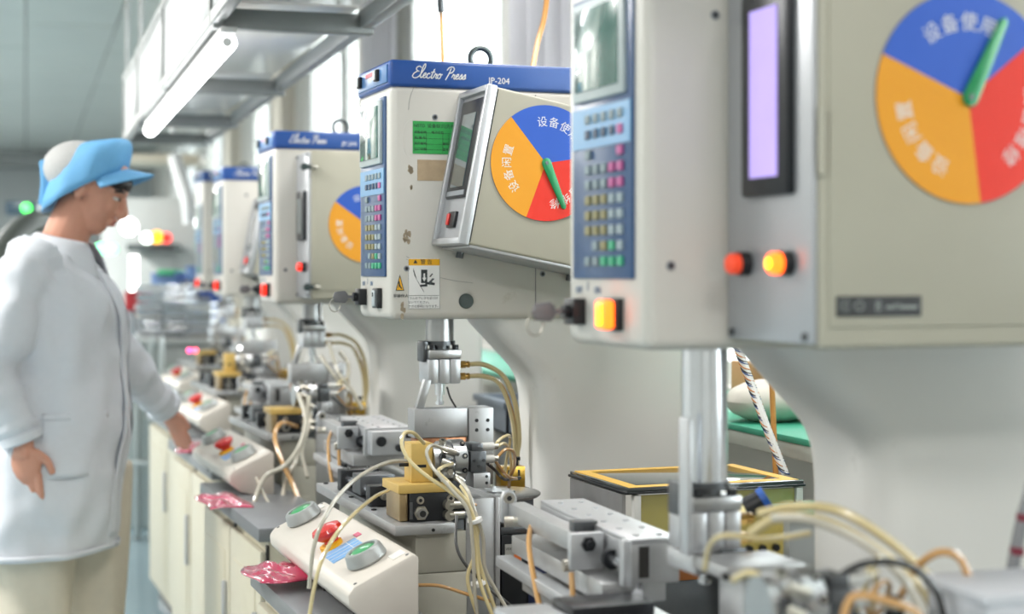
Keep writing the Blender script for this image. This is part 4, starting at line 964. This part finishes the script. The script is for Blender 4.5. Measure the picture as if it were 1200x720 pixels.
# ------------------------------------------------------------ the worker
SKIN = mat('skin', 'D99E86', .5, 0, .06, 30); SKIN.node_tree.nodes['Principled BSDF'].inputs['Subsurface Weight'].default_value = .08
COAT = mat('white_coat_cloth', 'E3E7EE', .75, 0, .03, 60, .08)
TROU = mat('cream_trousers', 'DDD3C0', .8, 0, .05, 50, .08)
CAPB = mat('light_blue_cap', '74B6E6', .7, 0, .06, 60, .1)
HAIR = mat('black_hair', '241E1C', .5, 0, .3, 120, .2)
pc = at(70, 320, 4.15)
PF = Matrix(((RGT.x, FWD.x, 0, pc.x), (RGT.y, FWD.y, 0, pc.y), (0, 0, 1, 0), (0, 0, 0, 1)))
person = thing('person', 'worker in white coat and light blue cap reaching towards a palm button box', 'person', (0, 0, 0), PF)
HC = Vector((.084, 0, 1.52)); HM = T(HC)@Matrix.Rotation(R(25), 4, 'Y')
def hl(x, y, z): return HM@Vector((x, y, z))
b = B()
def hell(x, y, z, rx, ry, rz, u=20, v=14):
    b.ell(hl(x, y, z), rx, ry, rz, Matrix.Rotation(R(25), 4, 'Y'), u, v)
hell(-.012, 0, .030, .094, .075, .083); hell(.032, 0, -.025, .054, .058, .078); hell(.040, 0, -.080, .036, .040, .030); hell(.052, 0, -.094, .018, .020, .016)
hell(.060, 0, .020, .030, .050, .024)                                        # brow
b.tube([hl(.083, 0, .010), hl(.096, 0, -.014), hl(.103, 0, -.030), hl(.088, 0, -.040)], lambda t: .008+.005*t, 10)
for s_ in (-1, 1):
    hell(.092, .010*s_, -.034, .009, .008, .007, 10, 8)                      # nostrils
    hell(-.006, .076*s_, -.010, .017, .008, .030, 12, 10); hell(.046, .034*s_, -.034, .030, .022, .026)   # ears, cheeks
hell(.082, 0, -.058, .012, .022, .006, 12, 8); hell(.080, 0, -.068, .012, .019, .006, 12, 8)    # lips
b.tube([(-.012, 0, 1.30), (.012, 0, 1.38), (.040, 0, 1.45), (.06, 0, 1.49)], lambda t: .062-.010*t, 16)
# trunk, legs and arms under the clothes
b.loft([[(cx+rx*math.cos(a), ry*math.sin(a), z) for a in [2*PI*k/20 for k in range(20)]] for z, cx, rx, ry in
        ((.80, -.01, .10, .13), (.90, -.01, .115, .165), (1.05, .0, .095, .135), (1.18, .0, .11, .15), (1.28, -.01, .10, .16), (1.335, -.012, .075, .13), (1.37, -.005, .055, .06))])
for s_, x, y in ((-1, -.03, -.095), (1, .045, .12)):
    b.tube([(-.01, .06*s_, .88), (x-.005, y, .70), (x+.01, y, .47), (x-.01, y, .25), (x-.02, y, .09)], lambda t: .085-.045*t, 14)
    b.ell((x+.05, y, .045), .115, .04, .035)
AR = [(-.03, -.165, 1.315), (-.055, -.215, 1.22), (-.088, -.235, 1.06), (-.05, -.235, .965), (-.022, -.235, .885)]
AL = [(-.015, .16, 1.31), (.035, .215, 1.20), (.105, .275, 1.055), (.145, .37, .975), (.180, .445, .912)]
for A in (AR, AL): b.tube(A, lambda t: .048-.023*t, 12)
def hand(wr, d, side, thumb, curl, sc=1):
    """wr wrist, d pointing direction, side across the palm towards the thumb, curl bending direction"""
    d = Vector(d).normalized(); side = Vector(side); side = (side-d*side.dot(d)).normalized(); cu = Vector(curl).normalized(); wr = Vector(wr)
    q = Matrix((d, side, d.cross(side))).transposed().to_4x4()
    b.ell(wr+d*.045*sc, .050*sc, .038*sc, .016*sc, q, 16, 10)
    b.tube([wr-d*.02, wr, wr+d*.03], .023*sc, 10, 4)
    for k, (o, L) in enumerate(((.028, .068), (.010, .078), (-.009, .072), (-.027, .056))):
        p = wr+d*.072*sc+side*o*sc; L *= sc; f = .25+.12*k
        b.tube([p, p+d*L*.45+cu*L*.10*f, p+d*L*.75+cu*L*.35*f*1.4, p+d*L*.92+cu*L*.75*f], lambda t: (.0092-.0022*t)*sc, 8, 4)
    p = wr+d*.02*sc+side*.026*sc
    b.tube([p, p+(d*.6+side*.7).normalized()*.030*sc+cu*.006, p+(d*.85+side*.5).normalized()*.060*sc+cu*.018], lambda t: (.0115-.003*t)*sc, 8, 4)
hand(AR[-1], (.10, .02, -1), (.97, -.15, .1), 1, (.1, .95, -.1), 1.06)
hand(AL[-1], (.38, .25, -.85), (.75, -.5, .3), 1, (-.1, .6, -.5), .85)
body = obj('body', b, SKIN, person, smooth=9)
rm = body.modifiers.new('r', 'REMESH'); rm.mode = 'VOXEL'; rm.voxel_size = .0042; rm.use_smooth_shade = True
sm = body.modifiers.new('s', 'SMOOTH'); sm.iterations = 3; sm.factor = .5
for s_ in (-1, 1):
    b = B(); b.ell(hl(.0755, .032*s_, .000), .009, .012, .0045, Matrix.Rotation(R(25), 4, 'Y'), 12, 8); e = obj('eye', b, mat('eye_white', 'E8E4E0', .3), person)
    obj('iris', B().ell(hl(.084, .031*s_, .001), .003, .006, .0045, None, 10, 8), HAIR, e)
    obj('eyebrow', B().tube([hl(.082, .014*s_, .018), hl(.084, .032*s_, .023), hl(.070, .050*s_, .017)], .0032, 6), HAIR, person)
obj('lips', B().ell(hl(.0895, 0, -.0575), .006, .018, .0035, Matrix.Rotation(R(25), 4, 'Y'), 12, 8).ell(hl(.088, 0, -.066), .006, .016, .004, Matrix.Rotation(R(25), 4, 'Y'), 12, 8), mat('lips', 'B4635A', .4), person)
# hair
b = B()
r = bmesh.ops.create_uvsphere(b.bm, u_segments=32, v_segments=24, radius=1)
dl = []
for v in r['verts']:
    x, y, z = v.co; n = 1+.012*math.sin(40*math.atan2(y, x)+6*z)
    x, y, z = -.012+x*.100*n, y*.0805*n, .024+z*.076
    if (x > .012 and z < .012+.12*max(0, x-.04)) or z < -.052+.3*max(0, x) or (abs(x+.004) < .022 and z < .022 and abs(y) > .06): dl.append(v)
    v.co = hl(x, y, z)
bmesh.ops.delete(b.bm, geom=dl, context='VERTS')
h_ = obj('hair', b, HAIR, person, smooth=9); h_.modifiers.new('s', 'SOLIDIFY').thickness = .006
b = B(); random.seed(5)
for k in range(16):
    y = -.054+.0072*k; x0 = .052+.034*math.cos(y*18)
    b.tube([hl(x0-.026, y, .050), hl(x0-.002, y*1.02, .048), hl(x0-.001, y*1.05+random.uniform(-.004, .004), .018+random.uniform(-.004, .006))], lambda t: .0075-.005*t, 6, 4)
obj('fringe', b, HAIR, person, kind='stuff', smooth=9)
# cap: blue dome with visor, grey net crown, rear tie
def cap(u, v, k=1):
    a = 2*PI*u; e = v*PI/2
    cx = .063+.040*math.sin(e); rr = math.cos(e)**.5
    fold = 1+.025*math.sin(a*9+3*v)*(1-v)
    return Vector((cx+.108*k*rr*math.cos(a)*fold, .095*k*rr*math.sin(a)*fold, 1.508+.055*math.cos(a)*(1-v)+(.130)*math.sin(e)**.85))
b = B().grid(lambda u, v: cap(u, v*.985), 48, 12)
c_ = obj('cap', b, CAPB, person, smooth=9); c_.modifiers.new('s', 'SOLIDIFY').thickness = .003
def vis(u, v):
    a = R(-62+124*u); p = Vector((.063+.106*math.cos(a), .088*math.sin(a), 1.510+.052*math.cos(a)))
    out = Vector((math.cos(a)*.072*(.35+.65*math.cos(a*1.35)), math.sin(a)*.018, -.010-.012*abs(math.sin(a))))
    return p+out*v+Vector((-.006, 0, .006))*(1-v)
b = B().grid(vis, 20, 5); o = obj('visor', b, CAPB, c_, smooth=9); o.modifiers.new('s', 'SOLIDIFY').thickness = .003
obj('net_crown', B().ell((.046, 0, 1.568), .088, .080, .071, None, 24, 16), mat('grey_cap_net', 'C3C3C2', .8, 0, .15, 200, .3), person)
obj('cap_tie', B().prism([(-.046, 1.475), (-.026, 1.466), (-.016, 1.545), (-.028, 1.590), (-.044, 1.585), (-.040, 1.53)], -.035, .035, 'y', .004), CAPB, c_)
# coat: trunk and both sleeves become one garment
RG = ((.600, -.035, .172, .25), (.66, -.035, .176, .248), (.75, -.03, .180, .24), (.83, -.022, .184, .232), (.90, -.012, .186, .225), (.97, -.005, .180, .215), (1.05, .0, .170, .205), (1.12, .002, .168, .203), (1.18, .002, .166, .203), (1.24, -.004, .152, .203), (1.285, -.01, .128, .192), (1.325, -.014, .100, .160), (1.352, -.010, .082, .115), (1.375, -.002, .070, .080))
def coat_pt(z, a, k=0):
    for (z0, c0, x0, y0), (z1, c1, x1, y1) in zip(RG, RG[1:]):
        if z <= z1: break
    t = max(0, min(1, (z-z0)/(z1-z0))); c = c0+(c1-c0)*t; rx = x0+(x1-x0)*t+k; ry = y0+(y1-y0)*t+k
    low = max(0, min(1, (1.22-z)/.5))
    f = 1+low*.030*math.sin(7*a+2.0*z)+.012*math.sin(13*a-9*z)+.012*math.sin(22*z+3*a)*max(0, min(1, (1.35-z)*4))
    return Vector((c+rx*f*math.cos(a), ry*f*math.sin(a), z))
b = B(); zz = [.600+.775*k/50 for k in range(51)]
b.loft([[coat_pt(z, 2*PI*k/64) for k in range(64)] for z in zz])
def sleeve(A, r0, r1, ph):
    b.tube(A, lambda t: r0+(r1-r0)*t+.005*math.sin(28*t+ph)+.003*math.sin(61*t+ph*2), 20, 10)
sleeve([(-.02, -.12, 1.325), (-.035, -.165, 1.295), (-.058, -.215, 1.21), (-.088, -.238, 1.06), (-.052, -.238, .965), (-.028, -.236, .905)], .080, .046, 1)
sleeve([(-.01, .12, 1.32), (-.01, .16, 1.29), (.035, .215, 1.20), (.105, .275, 1.055), (.145, .37, .975), (.172, .430, .928)], .078, .046, 2.4)
coat = obj('coat', b, COAT, person, smooth=9)
rm = coat.modifiers.new('r', 'REMESH'); rm.mode = 'VOXEL'; rm.voxel_size = .0075; rm.use_smooth_shade = True
ft = bpy.data.textures.new('cloth_folds', 'CLOUDS'); ft.noise_scale = .13; ft.noise_depth = 1
dm = coat.modifiers.new('d', 'DISPLACE'); dm.texture = ft; dm.strength = .035; dm.mid_level = .5; dm.texture_coords = 'LOCAL'
sm = coat.modifiers.new('s', 'SMOOTH'); sm.iterations = 3; sm.factor = .5
for A, nm in (((-.028, -.236, .905), 0), ((.172, .430, .928), 1)):
    p = Vector(A); d = (Vector(((-.022, -.235, .885), (.180, .445, .912))[nm])-Vector(((-.052, -.238, .965), (.145, .37, .975))[nm])).normalized()
    obj('cuff', B().lathe(p-d*.008, d, [(0, .046), (.004, .051), (.022, .050), (.026, .045), (.027, .034)], 24), COAT, coat)
# collar, front placket, pocket
def collar(u, v):
    a = R(30+300*u); fall = math.sin(PI*u)
    base = Vector((.018+.060*math.cos(a), .064*math.sin(a), 1.375+.030*(1-math.cos(a))*.5))
    out = Vector((math.cos(a), math.sin(a), 0))
    return base+out*(.008+.040*v)+Vector((.0, 0, .020*math.sin(PI*v)-.062*v))+Vector((.008*v*(1-fall), 0, -.045*v*(1-fall)))
b = B().grid(collar, 40, 6); o = obj('collar', b, COAT, coat, smooth=9); o.modifiers.new('s', 'SOLIDIFY').thickness = .004
for a0 in (-12, 14):
    b = B().grid(lambda u, v: coat_pt(.63+.69*v, R(a0+9*u), .004), 4, 40); o = obj('placket', b, COAT, coat, smooth=9); o.modifiers.new('s', 'SOLIDIFY').thickness = .002
b = B().grid(lambda u, v: coat_pt(.80+.155*v, R(-82+52*u), .002), 16, 10); o = obj('pocket', b, COAT, coat, smooth=9); o.modifiers.new('s', 'SOLIDIFY').thickness = .003
b = B().grid(lambda u, v: coat_pt(.94+.018*v, R(-83+54*u), .004), 16, 2); o = obj('pocket_hem', b, COAT, coat, smooth=9); o.modifiers.new('s', 'SOLIDIFY').thickness = .002
b = B().grid(lambda u, v: coat_pt(.600+.016*v, 2*PI*u, .003), 64, 1); o = obj('hem', b, COAT, coat, smooth=9); o.modifiers.new('s', 'SOLIDIFY').thickness = .002
# trousers and shoes
b = B()
b.loft([[(cx+rx*math.cos(a), ry*math.sin(a), z) for a in [2*PI*k/24 for k in range(24)]] for z, cx, rx, ry in ((.74, -.01, .13, .19), (.86, -.01, .135, .19), (.98, .0, .12, .16))])
for x, y, ph in ((-.035, -.095, 0), (.045, .13, 2)):
    b.loft([[(x+r*(1+.04*math.sin(5*a+ph+9*z))*math.cos(a), y+r*.92*(1+.03*math.sin(6*a+12*z))*math.sin(a), z) for a in [2*PI*k/28 for k in range(28)]] for z, r in [(.80-.045*k, .112-.0028*k) for k in range(17)]])
o = obj('trousers', b, TROU, person, smooth=9); rm = o.modifiers.new('r', 'REMESH'); rm.mode = 'VOXEL'; rm.voxel_size = .008; rm.use_smooth_shade = True
for x, y in ((-.035, -.095), (.045, .13)):
    sh = obj('shoe', B().ell((x+.045, y, .045), .135, .05, .042).box(x-.08, x+.17, y-.045, y+.045, 0, .022, .01), mat('white_shoe', 'E4E4E2', .5), person, smooth=2)
# ------------------------------------------------------------ behind the row: bench with green mat, cables
GREENM = mat('green_mat', '3FA284', .5, 0, .06, 20)
t = thing('back_bench', 'long bench with a green mat behind the presses', 'bench', (1.45, 4.0, 0))
obj('bench_top', B().box(1.36, 1.73, 2.2, 6.2, .955, .985, .004), mat('bench_edge', 'C9CDC4', .5), t)
obj('green_mat', B().box(1.355, 1.73, 2.2, 6.2, .985, .998, .003), GREENM, t)
obj('lower_shelf', B().box(1.40, 1.73, 2.2, 6.2, .52, .55, .004), mat('bench_edge', 'C9CDC4', .5), t)
obj('back_board', B().box(1.70, 1.73, 2.2, 6.2, .55, .955), WALLM, t)
for y in (2.25, 3.9, 6.1): obj('leg', B().box(1.40, 1.44, y, y+.04, 0, .955, .003), FRAMEM, t)
def item(nm, b, m, label, cat, grp=None): return tag(obj(nm, b, m), label, cat, grp)
def bin_(p, sx, sy, sz, m, label, rz=0):
    t = thing('plastic_bin', label, 'bin', p, None)
    x, y, z = p; b = B().box(x-sx, x+sx, y-sy, y+sy, z, z+.006)
    for (a, b0, c, d) in ((x-sx, x-sx+.008, y-sy, y+sy), (x+sx-.008, x+sx, y-sy, y+sy), (x-sx, x+sx, y-sy, y-sy+.008), (x-sx, x+sx, y+sy-.008, y+sy)): b.box(a, b0, c, d, z, z+sz)
    obj('tub', b, m, t); obj('rim', B().box(x-sx-.01, x+sx+.01, y-sy-.01, y-sy, z+sz-.02, z+sz, .003).box(x-sx-.01, x-sx, y-sy-.01, y+sy+.01, z+sz-.02, z+sz, .003).box(x+sx, x+sx+.01, y-sy-.01, y+sy+.01, z+sz-.02, z+sz, .003).box(x-sx-.01, x+sx+.01, y+sy, y+sy+.01, z+sz-.02, z+sz, .003), m, t)
    return t
p = (at(930, 480, 3.45)); item('cardboard_box', B().box(p.x-.1, p.x+.1, p.y-.1, p.y+.1, .998, 1.11, .003), mat('cardboard', 'B08A5C', .7, 0, .1, 20), 'brown carton on the green mat behind the nearest press', 'box')
p = at(905, 470, 3.3); item('white_bag', B().ell((p.x, p.y, 1.04), .10, .08, .045), mat('white_bag', 'DCD8CE', .6, 0, .1, 20, .2), 'white soft bundle on the green mat beside the brown carton', 'bag')
p = at(548, 465, 4.6)
item('paper_tray', B().box(1.4, 1.6, 4.2, 4.6, .998, 1.03, .004), mat('tray_white', 'DDE2E6', .4), 'pale tray on the green mat seen between two presses', 'tray')
t = bin_((1.30, 4.35, .862), .055, .15, .09, mat('grey_blue_bin', '8E9AA8', .5), 'grey-blue tub behind the sharp press chuck')
item('tub_stand', B().box(1.29, 1.35, 4.22, 4.48, 0, .86, .005), mat('tub_stand_grey', 'A4A8AA', .5), 'grey stand carrying the grey-blue tub', 'stand')
# metal case low behind the nearest column
t = thing('metal_case', 'grey metal case with a black latch low behind the tubes at right', 'case', at(965, 660, 2.6))
a = at(925, 610, 2.62); OFF[t.name] = Vector(t.location)
obj('case_body', B().box(a.x, a.x+.22, a.y, a.y+.12, a.z-.16, a.z-.0, .004), mat('case_grey', 'A3A7A6', .45, .3), t)
obj('green_lid', B().box(a.x-.004, a.x+.224, a.y-.004, a.y+.124, a.z, a.z+.012, .003), mat('teal_lid', '2F8C78', .4), t)
obj('latch', B().box(a.x+.075, a.x+.09, a.y-.008, a.y, a.z-.07, a.z-.03, .003), BLACK, t)
obj('case_stand', B().box(a.x+.01, a.x+.21, a.y+.01, a.y+.11, .0, a.z-.16, .003), DARK, t)
t = thing('blue_cap_bottle', 'small bottle with a blue cap at the foot of the nearest column', 'bottle', at(976, 690, 2.5)); a = at(974, 690, 2.5); OFF[t.name] = Vector(t.location)
obj('bottle_body', B().lathe(a-Vector((0, 0, .08)), (0, 0, 1), [(0, .020), (.002, .022), (.05, .022), (.065, .010), (.07, .010)], 18), WHITE, t)
obj('bottle_cap', B().cyl(a-Vector((0, 0, .012)), a+Vector((0, 0, .018)), .012, n=14), mat('blue_cap', '3C7CC8', .4), t)
item('bottle_ledge', B().box(a.x-.06, a.x+.12, a.y-.06, a.y+.1, a.z-.10, a.z-.08, .003), ALUD, 'grey ledge that carries the blue-capped bottle', 'ledge')
# spiral wrapped cable and amber cable by the nearest ram
t = thing('spiral_wrapped_cable', 'white cable wrapped with blue and orange strands, slanting down behind the nearest ram', 'cable', at(918, 552, 2.9)); OFF[t.name] = Vector(t.location)
P_ = [at(862, 400, 2.95), at(880, 450, 2.93), (at(898, 500, 2.9)), at(920, 556, 2.88)]
obj('cable', B().tube(P_, .0075, 10), WHITE, t)
for ph, m in ((0, mat('strand_blue', '2C4E8C', .5)), (1.2, mat('strand_dark', '30302E', .5)), (3.4, mat('strand_orange', 'D0884A', .5))):
    pts = []
    for k in range(100):
        f = k/99*3; i = min(2, int(f)); q = P_[i].lerp(P_[i+1], f-i); a = 2*PI*k/9+ph
        pts.append(q+RGT*math.cos(a)*.0078+Vector((0, 0, math.sin(a)*.003))+FWD*math.sin(a)*.0078)
    obj('strand', B().tube(pts, .0013, 5, 1), m, t)
t = thing('amber_cable', 'straight amber cable hanging beside the spiral wrapped cable', 'cable', at(908, 555, 3.0)); OFF[t.name] = Vector(t.location)
obj('cable', B().tube([at(903, 400, 3.0), at(905, 460, 3.0), at(909, 556, 3.0)], .0055, 8), mat('amber_cable', 'DFA055', .4), t)
t = thing('amber_cable', 'slanting amber cable over the blue cap of the sharp press', 'cable', at(625, 75, 3.35)); OFF[t.name] = Vector(t.location)
obj('cable', B().tube([at(644, -30, 3.5), at(638, 20, 3.45), at(630, 50, 3.4), at(624, 82, 3.3)], .006, 8), mat('amber_cable', 'DFA055', .4), t)
t = thing('amber_cable', 'thin amber cable hanging in the bright window left of the eyebolt', 'cable', at(518, 72, 3.6)); OFF[t.name] = Vector(t.location)
obj('cable', B().tube([at(515, -30, 3.7), at(517, 20, 3.7), at(519, 74, 3.5)], .004, 8), mat('amber_cable', 'DFA055', .4), t)
obj('plug', B().cyl(at(516, -5, 3.7), at(517, 14, 3.7), .008, n=10), DARK, t)
# ------------------------------------------------------------ far end of the row
def glow(px, py, Z, r, col, e, label, nm='indicator_lamp'):
    c = at(px, py, Z)
    t = thing(nm, label, 'lamp', c); 
    obj('lens', B().ell(c, r, r, r, None, 14, 10), mat('lamp_'+col, col, .4, emit=e, var=0), t)
    obj('socket', B().cyl(c+FWD*r*.6, c+FWD*(r+.05), r*.7, n=12), GREYP, t); return t
# test cabinet beyond the row with signal lamps
a = at(95, 240, 10.0); b_ = at(212, 400, 10.0)
FM = Matrix(((RGT.x, FWD.x, 0, 0), (RGT.y, FWD.y, 0, 0), (0, 0, 1, 0), (0, 0, 0, 1)))
def fbox(px0, py0, px1, py1, Z, D, bev=.01, zb=None):
    p = at(px0, py1, Z); q = at(px1, py0, Z); w_ = (q-p).dot(RGT)
    M = T(p)@FM; b = B(); b.box(0, w_, 0, D, 0 if zb is None else zb-p.z, q.z-p.z, bev); bmesh.ops.transform(b.bm, matrix=M, verts=b.bm.verts); return b
t = thing('test_cabinet', 'white cabinet at the far end of the aisle with a dark shelf bar', 'cabinet', at(170, 420, 10.4)); OFF[t.name] = Vector(t.location)
obj('cabinet_body', fbox(118, 232, 232, 420, 10.5, .6, zb=0), mat('far_white', 'C2C6C4', .5), t)
obj('dark_bar', fbox(148, 286, 206, 294, 10.3, .18), mat('far_dark', '3C4444', .5), t)
obj('door_recess', fbox(160, 300, 205, 350, 10.48, .03), mat('far_grey', 'C2C6C4', .5), t)
obj('frame_edge', fbox(228, 200, 232, 345, 10.45, .05), FRAMEM, t)
glow(151, 266, 10.2, .055, 'FFFFFF', 4, 'big round white glowing lamp before the face of the worker')
glow(172, 279, 10.2, .036, 'F4FFF4', 3, 'smaller white lamp left of the yellow one on the dark bar')
glow(184, 278, 10.2, .040, 'FFA814', 2.2, 'yellow signal lamp on the dark bar at the far end')
glow(195, 279, 10.2, .032, 'FF1C10', 2, 'red signal lamp beside the yellow one on the dark bar')
glow(118, 292, 9.8, .036, '7CFFB0', 2.6, 'left one of two green lamps under the worker chin')
glow(131, 292, 9.8, .036, '86FFB8', 2.4, 'right one of two green lamps under the worker chin')
t = thing('tube_light', 'upright lit white tube lamp at the far end beside the worker coat', 'light', at(157, 345, 9.6)); OFF[t.name] = Vector(t.location)
obj('tube', B().cyl(at(157, 341, 9.6), at(157, 300, 9.6), .024, n=14), LEDM, t); obj('holder', B().cyl(at(157, 348, 9.6), at(157, 343, 9.6), .034, n=12), GREYP, t)
t = thing('status_display', 'dark blue display with a round green lamp at the left picture edge', 'display', at(22, 255, 12)); OFF[t.name] = Vector(t.location)
obj('display_case', fbox(6, 236, 44, 252, 12, .1), mat('display_dark', '1E3F55', .3), t)
glp = at(31, 244, 11.95); obj('green_lamp', B().ell(glp, .034, .034, .034), mat('lamp_5CFF70', '4CFF62', .4, emit=3, var=0), t)
obj('display_post', fbox(18, 252, 24, 300, 12.02, .05, zb=0), FRAMEM, t)
t = thing('dark_machine_arm', 'dark slanting machine cover behind the worker back at the left edge', 'machine', at(5, 330, 7)); OFF[t.name] = Vector(t.location)
obj('cover', B().tube([at(60, 262, 7.2), at(35, 262, 7), at(12, 282, 6.8), at(-6, 320, 6.6), at(-12, 420, 6.5)], .05, 12), mat('dark_cover', '5E625C', .5), t)
# wall board and doors at the far left
item('wall_board', fbox(-8, 196, 60, 236, 23.4, .1), mat('grey_wall_board', 'A8B0B0', .5), 'grey board on the far wall left of the cap', 'board')
item('wall_strip', fbox(-10, 187, 75, 197, 23.2, .2), mat('dark_strip', '6E7674', .5), 'dark strip across the top of the far wall', 'strip')
# bench with bins, trays, instruments beyond the presses
t = thing('far_bench', 'far white bench crowded with trays and wire racks', 'bench', at(200, 420, 8.2)); OFF[t.name] = Vector(t.location)
obj('bench_top', fbox(140, 398, 258, 404, 8.2, .9), mat('far_white', 'C2C6C4', .5), t)
obj('bench_body', fbox(145, 404, 250, 480, 8.25, .8, zb=0), mat('far_grey', 'C2C6C4', .5), t)
random.seed(11)
cols = [('blue', mat('bin_blue', '4E74C8', .5)), ('pale blue', mat('bin_pale_blue', '84A8DC', .5))]
for (px0, py0, px1, py1, Z, m, lb) in ((177, 320, 206, 337, 8.9, cols[1][1], 'pale blue crate at the back of the far bench, under a green lid'), (218, 312, 232, 334, 9.0, cols[1][1], 'upright pale blue crate on the far bench'), (232, 326, 252, 346, 8.9, cols[0][1], 'deep blue crate near the end of the press row'), (247, 345, 257, 378, 8.7, cols[0][1], 'narrow blue crate standing behind the farthest press table'), (146, 342, 163, 364, 8.7, mat('bin_red', 'C83038', .5), 'red crate beside the coat front of the worker')):
    t = thing('storage_crate', lb, 'crate', at(px0, py1, Z)); OFF[t.name] = Vector(t.location)
    obj('crate_body', fbox(px0, py0+2, px1, py1, Z, .3, .006), m, t); obj('crate_rim', fbox(px0-1, py0, px1+1, py0+3, Z-.02, .34, .004), m, t)
    obj('crate_stack', fbox(px0+1, py1, px1-1, 400, Z+.03, .25, .006), mat('crate_grey', 'A9AEB4', .5), t)
t = thing('green_lid', 'green lid on the pale blue crate at the far end', 'lid', at(190, 320, 8.9)); OFF[t.name] = Vector(t.location)
obj('lid', fbox(184, 316, 203, 323, 8.85, .3, .006), mat('far_green', '50C08C', .5), t)
# stacked wire trays
place = ['lowest', 'second', 'third', 'fourth', 'fifth', 'topmost']
for c_, (px, nm) in enumerate(((176, 'left'), (205, 'middle'), (232, 'right'))):
    for k in range(6 if c_ != 2 else 4):
        y1 = 398-k*11; Z = 8.35-.02*k
        t = thing('wire_tray', '%s wire tray of the %s stack on the far bench' % (place[k], nm), 'tray', at(px, y1, Z), group='steel wire trays stacked on the far bench'); OFF[t.name] = Vector(t.location)
        b = B(); w0 = px-13+random.uniform(-2, 2); w1 = px+13+random.uniform(-2, 2)
        for yy, rr in ((y1-8, .006), (y1-1, .005)):
            q = [at(w0, yy, Z), at(w1, yy, Z), at(w1, yy, Z)+FWD*.3, at(w0, yy, Z)+FWD*.3]; b.tube(q, rr, 6, 1, closed=True)
        obj('wire_frame', b, STEEL, t)
        b = B()
        for j in range(7):
            f = j/6; q = at(w0+(w1-w0)*f, y1-8, Z); q2_ = at(w0+(w1-w0)*f, y1-1, Z); b.tube([q, q2_, q2_+FWD*.3], .0035, 5, 1)
        obj('wire', b, STEEL, t, kind='stuff')
        b = B()
        for j in range(3):
            x = w0+5+(w1-w0-10)*j/2; q = at(x, y1-4, Z); b.box(q.x-.025, q.x+.025, q.y+.03, q.y+.2, q.z-.012, q.z+.014, .004)
        obj('workpieces', b, (ALUD, DARK, NICKEL)[(k+c_) % 3], t, kind='stuff')
glow(222, 411, 6.0, .010, 'FF4A8C', 3, 'left one of two pink lights on the table edge by the worker sleeve', 'pink_indicator')
glow(229, 411, 6.0, .010, 'FF5A78', 3, 'right one of two pink lights on the table edge by the worker sleeve', 'pink_indicator')
glow(281, 408, 5.6, .007, 'FFFFFF', 3, 'small white light on the tooling under the fourth press', 'white_indicator')
# glass partition with metal posts and blue tarp at the end of the aisle
t = thing('glass_partition', 'aluminium framed glass screen at the end of the aisle, right of the worker coat', 'partition', at(165, 700, 7.9)); OFF[t.name] = Vector(t.location)
for px in (131, 160, 176, 188): obj('post', fbox(px-2.5, 395, px+2.5, 600, 7.9, .06, zb=0), mat('partition_frame', 'C4CCCC', .4, .3), t)
for px0, px1 in ((133, 158), (162, 174), (178, 186)): obj('pane', fbox(px0, 400, px1, 598, 7.92, .01, 0, zb=.02), GLASS, t)
obj('rail', fbox(128, 540, 190, 546, 7.89, .05), MATS['partition_frame'], t)
t = thing('blue_drum', 'blue upright drum seen through the glass screen', 'drum', at(150, 600, 9.4)); a = at(150, 600, 9.4); a.z = 0
OFF[t.name] = Vector(t.location)
obj('drum_body', B().lathe((a.x, a.y, 0), (0, 0, 1), [(0, .05), (.02, .065), (.45, .065), (.47, .055), (.50, .03)], 20), mat('drum_blue', '3C8CD8', .4), t)
t = thing('blue_banner', 'narrow blue banner standing behind the glass screen', 'banner', at(147, 600, 9.1)); OFF[t.name] = Vector(t.location)
obj('banner', fbox(141, 505, 154, 620, 9.1, .03, .003), mat('drum_blue', '3C8CD8', .4), t); obj('banner_foot', fbox(143, 600, 152, 640, 9.12, .02, .003, zb=0), FRAMEM, t)
# pipe clutter over the far windows
t = thing('hanging_hose', 'pale hose hanging in a loop below the far end of the hood', 'hose', at(220, 160, 7.6)); OFF[t.name] = Vector(t.location)
obj('hose', B().tube([at(200, 148, 7.8), at(210, 163, 7.7), at(230, 170, 7.6), at(252, 160, 7.5), at(262, 145, 7.5)], .014, 10), mat('pale_hose', 'E8EAEA', .4), t)
item('cross_duct', fbox(140, 180, 232, 192, 11.5, .4, .02), mat('duct_beige', 'C8C0AE', .5), 'beige duct crossing under the ceiling at the far end', 'duct')
t = thing('hanging_hose', 'thick pale hose hanging down beside the farthest press', 'hose', at(210, 260, 9.4)); OFF[t.name] = Vector(t.location)
obj('hose', B().tube([at(205, 185, 9.6), at(212, 210, 9.5), at(220, 235, 9.4), at(223, 262, 9.4)], .04, 12), mat('pale_hose', 'E8EAEA', .4), t)
